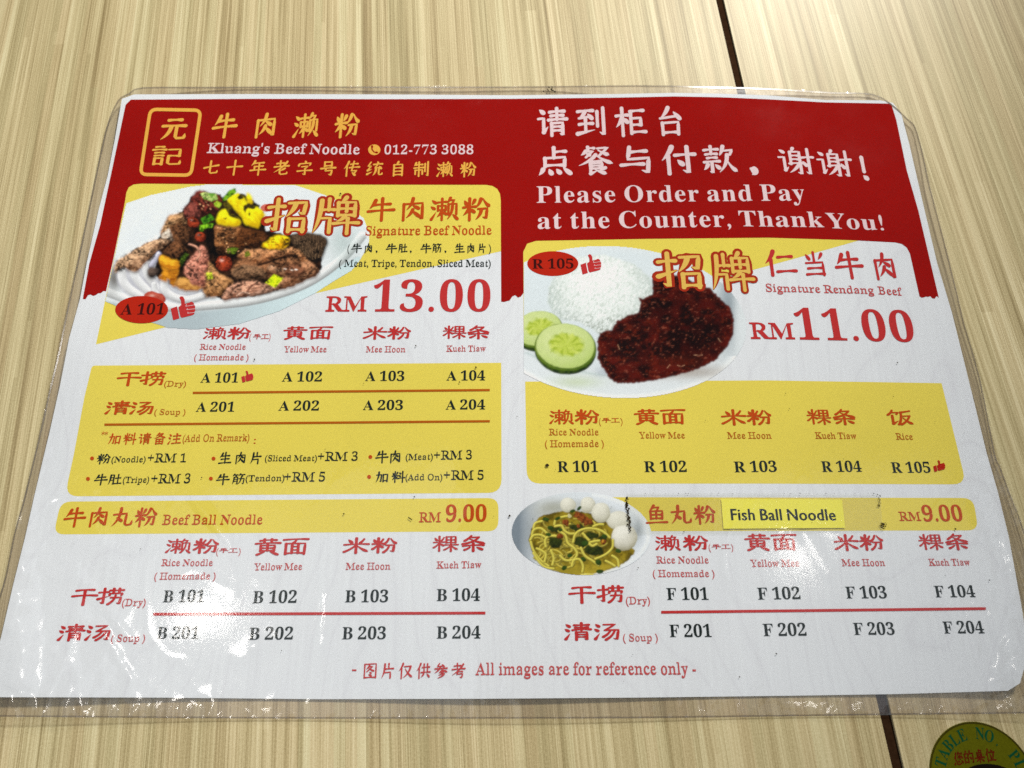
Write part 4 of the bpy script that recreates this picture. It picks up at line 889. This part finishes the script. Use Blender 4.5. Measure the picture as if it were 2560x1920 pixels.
L('f', [(1560, 760), (1640, 730), (1720, 760), (1730, 810), (1660, 840), (1580, 820)], (134, 86, 60), (66, 38, 24), 9, 27)
for x, y in ((1565, 768), (1625, 778), (1660, 775)): p.blob('f', x, y, 22, 9, 10, (240, 226, 214), (200, 170, 150), 1, 4, .1, soft=.7)
# front slices
L('f', [(860, 700), (930, 720), (980, 800), (1100, 860), (1120, 920), (1060, 960), (1000, 1000), (900, 1020), (860, 980), (830, 900), (850, 800)], (186, 136, 88), (108, 70, 38), 8, 28, 50)
L('f', [(730, 700), (780, 640), (830, 570), (880, 600), (900, 680), (900, 740), (870, 820), (880, 900), (830, 940), (760, 920), (720, 850), (690, 780)], (204, 134, 112), (128, 70, 54), 7, 29, 70)
p.path('f', [(735, 555), (800, 580), (828, 640), (800, 690)], 14, (206, 150, 124), (70, 34, 24), 3)
L('f', [(1030, 1000), (1080, 920), (1180, 880), (1300, 875), (1400, 900), (1440, 950), (1360, 990), (1240, 1005), (1120, 1030), (1040, 1040)], (192, 142, 116), (106, 66, 48), 7, 30, -10)
p.path('f', [(1090, 990), (1130, 930), (1200, 900)], 14, (96, 56, 40), None, 4); p.path('f', [(1240, 960), (1280, 910), (1340, 900)], 14, (110, 64, 48), None, 4); p.path('f', [(1150, 1000), (1200, 970), (1260, 985)], 10, (220, 180, 156), None, 4)
L('f', [(1400, 930), (1500, 930), (1450, 965), (1330, 1000), (1250, 1000)], (170, 130, 110), (100, 70, 54), 5, 33)
# orange gravy, radish
L('f', [(480, 650), (540, 660), (600, 710), (640, 700), (645, 770), (630, 850), (600, 930), (555, 850), (540, 880), (470, 850), (510, 790), (480, 720)], (226, 152, 34), (150, 82, 10), 7, 8)
L('f', [(485, 655), (570, 690), (650, 700), (640, 760), (560, 770), (490, 720)], (240, 184, 44), (196, 120, 20), 6, 9)
L('f', [(620, 870), (700, 850), (760, 900), (840, 930), (780, 960), (680, 950), (610, 920)], (222, 164, 84), (150, 92, 34), 6, 46)
# egg
def egg(pts, sd): L('f', pts, (250, 236, 24), (208, 172, 6), 6, sd, 30, .8)
egg([(1070, 180), (1080, 130), (1150, 110), (1200, 150), (1240, 200), (1260, 260), (1220, 330), (1160, 290), (1120, 240)], 71)
egg([(975, 330), (1000, 270), (1060, 250), (1090, 310), (1160, 330), (1180, 380), (1120, 400), (1060, 395), (990, 380)], 72)
egg([(1190, 270), (1260, 240), (1320, 230), (1370, 270), (1390, 310), (1360, 340), (1340, 410), (1280, 400), (1220, 380)], 73)
egg([(1230, 110), (1270, 130), (1290, 200), (1250, 210), (1230, 160)], 74)
L('f', [(1370, 560), (1430, 510), (1500, 475), (1600, 500), (1600, 540), (1560, 590), (1460, 600), (1400, 590)], (236, 204, 20), (190, 140, 8), 6, 75)
for q in ([(1150, 150), (1180, 120), (1215, 130), (1200, 160), (1170, 170)], [(1030, 200), (1060, 180), (1110, 240), (1090, 290), (1130, 300), (1170, 340), (1130, 330), (1080, 300), (1050, 250)], [(1200, 230), (1250, 200), (1310, 230), (1300, 250), (1240, 245), (1220, 280), (1205, 260)], [(1250, 270), (1270, 290), (1250, 320)], [(1030, 330), (1060, 325), (1050, 345)]):
    p.poly('f', q, (96, 84, 16), (44, 34, 8), 5, seed=12, wob=2)
p.path('f', [(1540, 500), (1560, 530), (1570, 560)], 6, (90, 60, 10))
G = (120, 176, 30), (44, 92, 8)
for q, c in [([(830, 115), (880, 105), (970, 120), (985, 165), (930, 185), (860, 165)], ((188, 208, 120), (100, 156, 50))), ([(1030, 150), (1080, 90), (1135, 70), (1145, 105), (1080, 160), (1030, 185)], G), ([(950, 200), (975, 180), (1020, 205), (995, 245), (955, 225)], ((180, 206, 60), (130, 170, 30))),
             ([(835, 335), (920, 290), (955, 340), (860, 385)], ((62, 122, 20), (28, 72, 8))), ([(830, 390), (950, 370), (930, 410), (860, 420), (850, 450), (830, 440)], G), ([(1060, 600), (1100, 580), (1160, 590), (1130, 640), (1070, 630)], ((92, 114, 24), (52, 74, 12))),
             ([(1390, 890), (1470, 815), (1550, 850), (1480, 930)], ((210, 222, 30), (172, 194, 16))), ([(880, 800), (930, 795), (945, 850), (895, 865)], ((206, 214, 60), (160, 176, 30))), ([(650, 680), (700, 630), (735, 640), (700, 700), (670, 750)], ((70, 96, 22), (34, 52, 10))), ([(1210, 620), (1250, 610), (1270, 650), (1220, 670)], ((110, 116, 30), (66, 74, 16)))]:
    p.poly('f', q, c[0], c[1], 6, seed=11, wob=1)
for k in range(22):
    x, y = random.uniform(980, 1240), random.uniform(400, 640); p.blob('f', x, y, random.uniform(7, 13), random.uniform(5, 9), random.uniform(0, 180), (214, 168, 120), (150, 100, 60), 1, k, .1, soft=.5)
for cx, cy, rx, ry in [(770, 365, 54, 46), (832, 492, 50, 42), (1036, 722, 74, 72)]: p.blob('f', cx, cy, rx, ry, 20, (176, 68, 36), (66, 10, 5), 3, 51, .10, 12, .1, .35)
p.blob('f', 1400, 240, 48, 36, 0, (216, 120, 104), (176, 60, 50), 4, 52); p.blob('f', 440, 1020, 100, 55, 14, (206, 100, 78), (146, 30, 20), 6, 53, .3, hl=.4)
fm_ = p.blur(inside([PX('f', *q) for q in [(90, 790), (110, 690), (480, 470), (560, 320), (700, 230), (830, 85), (900, 120), (930, 300), (960, 380), (1180, 420), (1420, 480), (1620, 490), (1900, 520), (1860, 800), (1500, 960), (1040, 1030), (860, 1000), (830, 900), (700, 860), (640, 700), (480, 630), (300, 780)]], p.X, p.Y), 2)[..., None]
tx_ = 1 + ((fbm(p.X / 4.5, p.Y / 3.6, 201, 3) - .5) * 2.6 + (fbm(p.X / 20, p.Y / 14, 207, 3) - .5) * 2.2)[..., None] * fm_
p.C *= np.clip(tx_, .12, 1.7)
p.soften(0.25)
p.build('beef_noodle_picture', LAY * 5, 'printed picture of a plate of beef noodles with egg and spring onion')
# --- rice and rendang plate
p = Paint(1308, 614, 1872, 1002, 1.6)
L = p.lump
_, _, ro = p.ell(1535, 805, 332, 190, R(4)); _, _, ri = p.ell(1545, 775, 318, 165, R(3))
p.mask = (ro < 1) & (p.X > 1309)
p.C[:] = np.array(lin((218, 225, 228)))
p.over(np.clip((1 - ri) * 7, 0, 1) * .9, np.array(lin((212, 222, 226))))
p.over(np.exp(-(((p.X - 1822) / 30) ** 2 + ((p.Y - 770) / 110) ** 2)) * .85, np.array(lin((128, 142, 150))))
p.over(np.exp(-(((p.X - 1850) / 16) ** 2 + ((p.Y - 800) / 110) ** 2)) * .6, np.array(lin((226, 232, 234))))
p.over(np.exp(-((ri - 1.0) / .02) ** 2) * .5 * (p.Y > 880), np.array(lin((170, 190, 188))))
p.over(np.clip((ro - .93) / .05, 0, 1) * (p.Y > 890) * .9, np.array(lin((236, 241, 242))))
p.over(np.exp(-(((p.X - 1720) / 120) ** 2 + ((p.Y - 930) / 18) ** 2)) * .7, np.array(lin((160, 148, 136))))
p.over(np.exp(-(((p.X - 1440) / 60) ** 2 + ((p.Y - 955) / 16) ** 2)) * .6, np.array(lin((188, 204, 156))))
p.over(np.exp(-(((p.X - 1510) / 22) ** 2 + ((p.Y - 930) / 12) ** 2)) * .6, np.array(lin((160, 172, 184))))
rice = [(370, 100), (560, -60), (800, -80), (1050, 0), (1190, 120), (1220, 250), (1190, 340), (1110, 380), (1100, 430), (960, 480), (870, 560), (750, 600), (680, 560), (560, 490), (440, 480), (350, 420), (310, 320), (320, 200)]
rm = p.blur(inside([PX('b3', *q) for q in rice], p.X + (fbm(p.X / 6, p.Y / 6, 3) - .5) * 6, p.Y + (fbm(p.X / 6, p.Y / 6, 4) - .5) * 6), 1)
_, _, rr = p.ell(1500, 722, 130, 120)
p.over(rm, np.array(lin((224, 231, 228))))
p.over(rm * np.clip((rr - .55) * 1.6, 0, 1) * .75, np.array(lin((168, 184, 180))))
p.over(rm * np.exp(-(((p.X - 1490) / 70) ** 2 + ((p.Y - 690) / 50) ** 2)) * .8, np.array(lin((244, 249, 246))))
g1 = fbm(p.X / 3.0 + p.Y / 9, p.Y / 4.5, 31, 2)
p.over(rm * np.clip((g1 - .60) * 8, 0, 1) * .40, np.array(lin((160, 176, 160))))
p.over(rm * np.clip((.38 - g1) * 8, 0, 1) * .5, np.array(lin((250, 252, 250))))
p.over(rm * np.clip((p.Y - 770) / 70, 0, 1) * np.clip((g1 - .52) * 8, 0, 1) * .6, np.array(lin((120, 124, 110))))
ren = [(1210, 120), (1290, 60), (1500, 120), (1640, 190), (1720, 210), (1800, 300), (1880, 370), (1920, 460), (1915, 600), (1860, 720), (1760, 830), (1620, 900), (1400, 970), (1200, 1010), (1000, 1035), (880, 1020), (830, 980), (790, 900), (740, 820), (740, 640), (760, 590), (860, 570), (900, 500), (1010, 440), (1100, 420), (1110, 330), (1080, 290), (1130, 300), (1220, 260)]
p.poly('b3', ren, (104, 26, 8), (84, 18, 6), 10, seed=7, wob=4, wsc=8)
rf = inside([PX('b3', *q) for q in ren], p.X + (fbm(p.X / 7, p.Y / 7, 7) - .5) * 9, p.Y + (fbm(p.X / 7, p.Y / 7, 12) - .5) * 9).astype(float); rn2 = np.clip((p.blur(rf, 5) - .42) * 2.2, 0, 1) * rf
t = np.clip((fbm(p.X / 26, p.Y / 20, 41, 3) - .5) * 2.8 + .30, 0, 1)[..., None]
col = np.array(lin((20, 3, 3))) * (1 - t) + np.array(lin((84, 15, 6))) * t; p.over(rn2 * .97, col)
p.over(rn2 * np.clip((fbm(p.X / 7, p.Y / 5, 43, 2) - .62) * 6, 0, 1) * .5, np.array(lin((112, 36, 14))))
for cx, cy, sx, sy, am in ((1735, 850, 55, 50, .9), (1640, 770, 90, 24, .6), (1760, 720, 40, 50, .5), (1560, 860, 40, 30, .4)): p.over(rn2 * np.exp(-(((p.X - cx) / sx) ** 2 + ((p.Y - cy) / sy) ** 2)) * am, np.array(lin((9, 1, 2))))
p.over(rn2 * np.exp(-(((p.X - 1700) / 70) ** 2 + ((p.Y - 905) / 14) ** 2)) * .5, np.array(lin((92, 26, 8))))
for k in range(30):
    x, y = random.uniform(780, 1800), random.uniform(300, 960); q_ = PX('b3', x, y)
    if inside([PX('b3', *q) for q in ren], np.array([q_[0]]), np.array([q_[1]]))[0]:
        p.blob('b3', x, y, random.uniform(5, 9), random.uniform(3, 5), random.uniform(0, 180), (170, 96, 60), (120, 54, 30), 1, k, .1, soft=.7)
for q in [[(1430, 875), (1460, 885), (1490, 875)], [(1570, 785), (1610, 790), (1645, 788)], [(1340, 900), (1365, 870)], [(915, 700), (930, 740)], [(1780, 640), (1800, 670)]]: p.path('b3', q, 4, (216, 160, 124))
gl_ = fbm(p.X / 7 + p.Y / 30, p.Y / 4.5, 77, 3)
p.over(rn2 * np.clip((gl_ - .70) * 9, 0, 1) * .30, np.array(lin((196, 110, 84))))
def cuke(cx, cy, rx, ry, ro):
    p.blob('b3', cx, cy + 34, rx, ry, ro, (84, 108, 30), (24, 44, 10), 2, 63, .3, 6, .03); p.blob('b3', cx, cy + 8, rx, ry * .98, ro, (128, 150, 44), (70, 98, 24), 2, 64, .2, 6, .03)
    p.blob('b3', cx, cy - 4, rx * .95, ry * .93, ro, (214, 224, 164), (176, 198, 108), 3, 65, .10, 12, .05)
    U, V_, r = p.ell(*PX('b3', cx + 10, cy - 15), rx * .60 / 3.456, ry * .52 / 3.456, R(ro), 12, 5, 9)
    p.over(np.clip((1 - r) * 4, 0, 1) * .9, np.array(lin((186, 202, 74))))
    an = np.arctan2(V_, U); p.over(np.clip((1 - r) * 6, 0, 1) * np.clip(np.sin(an * 9 + r * 5) * 1.2, 0, 1) * np.clip(r * 1.6, 0, 1) * .65, np.array(lin((140, 166, 22))))
    p.over(np.exp(-((np.mod(an + .3, 2.094) - 1.047) / .16) ** 2) * (r < .9) * .5, np.array(lin((212, 222, 120))))
cuke(230, 560, 215, 165, -8); cuke(462, 712, 272, 212, 6)
p.soften(0.4)
p.build('rendang_picture', LAY * 5, 'printed picture of rice, dark beef rendang and cucumber slices on a plate')
# --- fish ball bowl
p = Paint(1276, 1226, 1634, 1444, 1.2)
L = p.lump
_, _, ro = p.ell(1454, 1334, 175, 104, R(2)); _, _, ri = p.ell(1448, 1336, 152, 92, R(4))
p.mask = ro < 1.0; p.C[:] = np.array(lin((214, 221, 226)))
p.over(np.clip((1 - ri) * 6, 0, 1) * .6, np.array(lin((176, 180, 176))))
p.over(np.clip((1352 - p.X) / 55, 0, 1) * .97, np.array(lin((118, 130, 140))))
p.over(np.exp(-(((p.X - 1380) / 50) ** 2 + ((p.Y - 1268) / 22) ** 2)) * .6, np.array(lin((150, 150, 128))))
p.over(np.exp(-((ro - .95) / .05) ** 2) * .6 * (p.X > 1480), np.array(lin((238, 242, 245))))
p.over(np.exp(-(((p.X - 1595) / 12) ** 2 + ((p.Y - 1325) / 26) ** 2)) * .7, np.array(lin((140, 148, 152))))
soup = [(250, 800), (310, 600), (420, 450), (640, 370), (900, 330), (1240, 400), (1440, 500), (1560, 620), (1800, 880), (1900, 960), (1800, 1100), (1600, 1220), (1300, 1310), (1000, 1345), (760, 1320), (520, 1230), (340, 1060)]
p.poly('g', soup, (150, 130, 30), (92, 78, 12), 12, seed=4, wob=3, soft=2)
sm = p.blur(inside([PX('g', *q) for q in soup], p.X, p.Y), 4)
p.over(sm * np.clip((p.Y - 1390) / 50, 0, 1) * .6, np.array(lin((204, 184, 60))))
for cx, cy, rx, ry in [(860, 262, 124, 116), (1165, 256, 120, 124), (1640, 500, 190, 155), (1365, 378, 152, 160)]: p.blob('g', cx, cy, rx, ry, 0, (244, 243, 230), (160, 158, 134), 3, 91, .05, 12, .08)
p.blob('g', 1725, 765, 205, 205, 30, (252, 251, 242), (150, 146, 118), 6, 92, .05, 14, .06)
ND = (226, 214, 92); DK = (92, 78, 12); rn = random.Random(3)
for k in range(64):                                  # dense tangle of fine noodles
    a = rn.random() * 6.28; r_ = rn.random() ** .6; cx, cy = 850 + 560 * r_ * math.cos(a), 860 + 380 * r_ * math.sin(a); q = []; th = rn.random() * 6.28; R0 = rn.uniform(60, 190)
    for j in range(5): q.append((cx + R0 * math.cos(th + j * .55), cy + R0 * .75 * math.sin(th + j * .55)))
    if all(260 < x < 1560 and 430 < y < 1290 for x, y in q): p.path('g', q, rn.uniform(20, 30), (lambda v: (int(v), int(v * .92), int(v * .38)))(rn.uniform(160, 222)), DK, 1.2)
for cx, cy, rx, ry, sd in [(660, 830, 120, 110, 1), (1060, 830, 120, 80, 2), (1230, 730, 120, 60, 3), (1260, 960, 160, 90, 4), (650, 640, 100, 60, 5), (1000, 600, 140, 60, 6), (520, 490, 60, 36, 7), (1400, 790, 60, 70, 8)]: p.blob('g', cx, cy, rx, ry, 10, (56, 66, 16), (16, 24, 8), 14, sd + 93, .4, 5, .2)
for q in [[(330, 620), (360, 540), (460, 510)], [(300, 780), (330, 650), (440, 620), (540, 700)], [(280, 800), (330, 730), (430, 720), (520, 760)], [(290, 830), (330, 960), (430, 1100), (560, 1200)], [(380, 930), (450, 960), (520, 1020), (500, 1130)], [(520, 900), (510, 800), (570, 740), (680, 740)], [(650, 560), (680, 480), (800, 440), (900, 430)], [(660, 590), (760, 580), (800, 650), (880, 700), (960, 700)],
          [(720, 660), (820, 730), (860, 850), (960, 930), (1000, 1020), (940, 1100), (820, 1110), (740, 1040)], [(940, 830), (970, 720), (1050, 650), (1200, 620), (1380, 660), (1500, 760)], [(1060, 920), (1120, 1040), (1240, 1120), (1330, 1190)], [(1250, 590), (1330, 560), (1400, 560)], [(1190, 840), (1260, 820), (1340, 810)], [(1190, 860), (1240, 890), (1300, 860)], [(1550, 800), (1540, 920), (1440, 1020), (1280, 1090)],
          [(920, 1200), (950, 1110), (1040, 1100), (1090, 1200), (1080, 1290)], [(600, 960), (640, 1080), (620, 1180)], [(1540, 1040), (1620, 1100), (1640, 1200)], [(1440, 1120), (1520, 1160), (1580, 1200)], [(1090, 700), (1140, 760), (1180, 800)], [(330, 1000), (420, 1140), (520, 1220), (640, 1240)]]:
    p.path('g', q, 34, ND, DK, 1.2)
for cx, cy, rx, ry, ro_ in [(890, 1040, 50, 36, -10), (1100, 1090, 50, 34, 30), (1330, 1140, 56, 46, 30), (800, 1230, 50, 38, -40), (1350, 1280, 60, 36, 0), (1630, 970, 50, 36, 20), (1030, 310, 50, 26, -40), (930, 350, 46, 26, -20), (590, 610, 46, 34, 10), (1120, 850, 60, 44, 0), (560, 710, 50, 30, 0), (740, 640, 40, 26, 0), (1420, 740, 50, 32, 20), (520, 480, 60, 30, 0), (700, 470, 50, 24, -30)]: p.blob('g', cx, cy, rx, ry, ro_, (60, 88, 26), (18, 36, 10), 4, 95, .3, 5, .2)
for cx, cy, rx, ry in [(1040, 420, 110, 50), (1100, 490, 90, 56), (830, 530, 46, 50), (1170, 530, 56, 50), (1030, 590, 32, 36), (740, 740, 54, 46), (1400, 830, 40, 52)]: p.blob('g', cx, cy, rx, ry, 10, (150, 80, 30), (66, 24, 8), 14, 96, .6, 3, .2)
p.blob('g', 880, 430, 34, 30, 0, (220, 214, 170), (160, 150, 90), 8, 97); p.blob('g', 1400, 820, 18, 26, 0, (214, 160, 50), (160, 100, 20), 4, 98); p.blob('g', 1160, 1330, 110, 18, 0, (230, 220, 120), (206, 190, 60), 4, 99)
p.soften(0.4)
p.build('fish_ball_picture', LAY * 5, 'printed picture of a bowl of noodles with fish balls')

# ------------------------------------------------------------------ specks, stuck dirt and creases
I = Ink(); rs = random.Random(8)
def speck(x, y, r, n=7):
    a0 = rs.random() * 6; I.add([(x, y)] + [(x + math.cos(a0 + k * 6.283 / n) * r * rs.uniform(.5, 1.3), y + math.sin(a0 + k * 6.283 / n) * r * rs.uniform(.5, 1.3)) for k in range(n)], [[0, 1 + k, 1 + (k + 1) % n] for k in range(n)], 0)
for fr, x, y, r in [('a2', 728, 1052, 10), ('b2', 1900, 893, 9), ('b2', 1757, 1020, 6), ('b1', 2198, 825, 8), ('c3', 302, 78, 18), ('c3', 1090, 965, 7), ('c4', 1915, 1072, 7), ('b4', 1118, 853, 6), ('c1', 1742, 185, 7), ('c2', 2190, 518, 10), ('c4', 1620, 630, 8), ('d3', 785, 310, 5), ('d3', 573, 443, 4), ('c3', 1485, 655, 6), ('c2', 1368, 352, 6), ('c4', 960, 430, 8), ('c2', 757, 500, 8), ('b2', 1380, 705, 7)]:
    X_, Y_ = PX(fr, x, y); speck(X_, Y_, r / FR[fr][2])
for k in range(34): speck(1566 + rs.uniform(-4, 4) + k * .22, 1243 + k * 2.6, rs.uniform(1.2, 3.4))
for k in range(26): speck(2208 + rs.gauss(0, 5), 1312 + rs.gauss(0, 4), rs.uniform(.8, 2.4))
for k in range(14): speck(2197 + rs.gauss(0, 3), 1236 + k * 2.2, rs.uniform(.6, 1.8))
for k in range(18): speck(1376 + rs.gauss(0, 9), 224 + rs.gauss(0, 3), rs.uniform(.8, 2.6))
for k in range(40): speck(rs.uniform(1595, 2190), 1233.5 + rs.uniform(-.8, .8), rs.uniform(.4, 1.1))
for k in range(60):
    x, y = rs.uniform(120, 2450), rs.uniform(460, 1720)
    speck(x, y, rs.uniform(.5, 1.3))
line(I, 'c2', 1315, 530, 1348, 552, 10)
I.build('dirt_specks', 0.00052, M['dirt'])['kind'] = 'stuff'

# ------------------------------------------------------------------ the round sticker on the second table
scx, scy = on_plane(2458, 1951); SR = float(on_plane(2458 + 131, 1944)[0] - scx)
st = tag(empty('round_sticker', (float(scx), float(scy), 0)), 'round yellow-green table number sticker at the bottom right corner', 'sticker')
def dsc(name, r0, r1, z, mat, a0=0, a1=360, n=96, th=0.0):
    V, F = [], []
    for k in range(n + 1):
        a = R(a0 + (a1 - a0) * k / n); V += [(r0 * math.cos(a), r0 * math.sin(a), z), (r1 * math.cos(a), r1 * math.sin(a), z)]
    for k in range(n): F.append([2 * k, 2 * k + 1, 2 * k + 3, 2 * k + 2])
    if th:
        b = len(V)
        for k in range(n + 1):
            a = R(a0 + (a1 - a0) * k / n); V.append((r1 * math.cos(a), r1 * math.sin(a), z - th))
        for k in range(n): F.append([2 * k + 1, b + k, b + k + 1, 2 * k + 3])
    return meshobj(name, V, F, mat, st)
dsc('vinyl_disc', 0.0, SR, 0.00022, M['sticker'], th=0.0002); dsc('border_line', SR * .965, SR * 0.992, 0.00026, M['sticker_line'])
def arc_text(txt, rad, cap, a_mid, step, mat):
    V, F = [], []; n = len(txt)
    for i, ch in enumerate(txt):
        if ch == ' ': continue
        g, f, a = glyph(ch); s = cap / .66; th = R(a_mid - (i - (n - 1) / 2) * step); c = (g[:, 0].min() + g[:, 0].max()) / 2
        b = len(V)
        for v in g:
            x = (v[0] - c) * s * .8; y = rad + v[1] * s
            V.append((x * math.sin(th) + y * math.cos(th), -x * math.cos(th) + y * math.sin(th), 0.00028))
        F += [[k + b for k in q] for q in f]
    return meshobj('lettering', V, F, mat, st)
arc_text('R TABLE NO. PLEASE', SR * .70, SR * .20, 76, 12.6, M['sticker_green'])['label'] = 'curved green lettering reading TABLE NO.'
V, F = [], []
for i, ch in enumerate('您的桌位'):
    for pts, fc in cchar(ch, 12):
        b = len(V)
        for q in pts:
            u = (i - 2) * 0.205 + q[0] / 100 * .185 - 0.08; h = .30 + (100 - q[1]) / 100 * .22 - (u * .9) ** 2 * .12 + u * .08
            V.append((u * SR, h * SR, 0.00028 + 1.2e-6 * (b % 23)))
        F += [[k + b for k in f] for f in fc]
meshobj('chinese_lettering', V, F, M['sticker_red'], st)
dc = dsc('dark_centre', 0.0, SR * .36, 0.00030, M['sticker_black'], 0, 180, 40)
for v in dc.data.vertices: v.co.x = v.co.x * 1.45 + SR * .12; v.co.y = v.co.y * .72 + .02 * SR
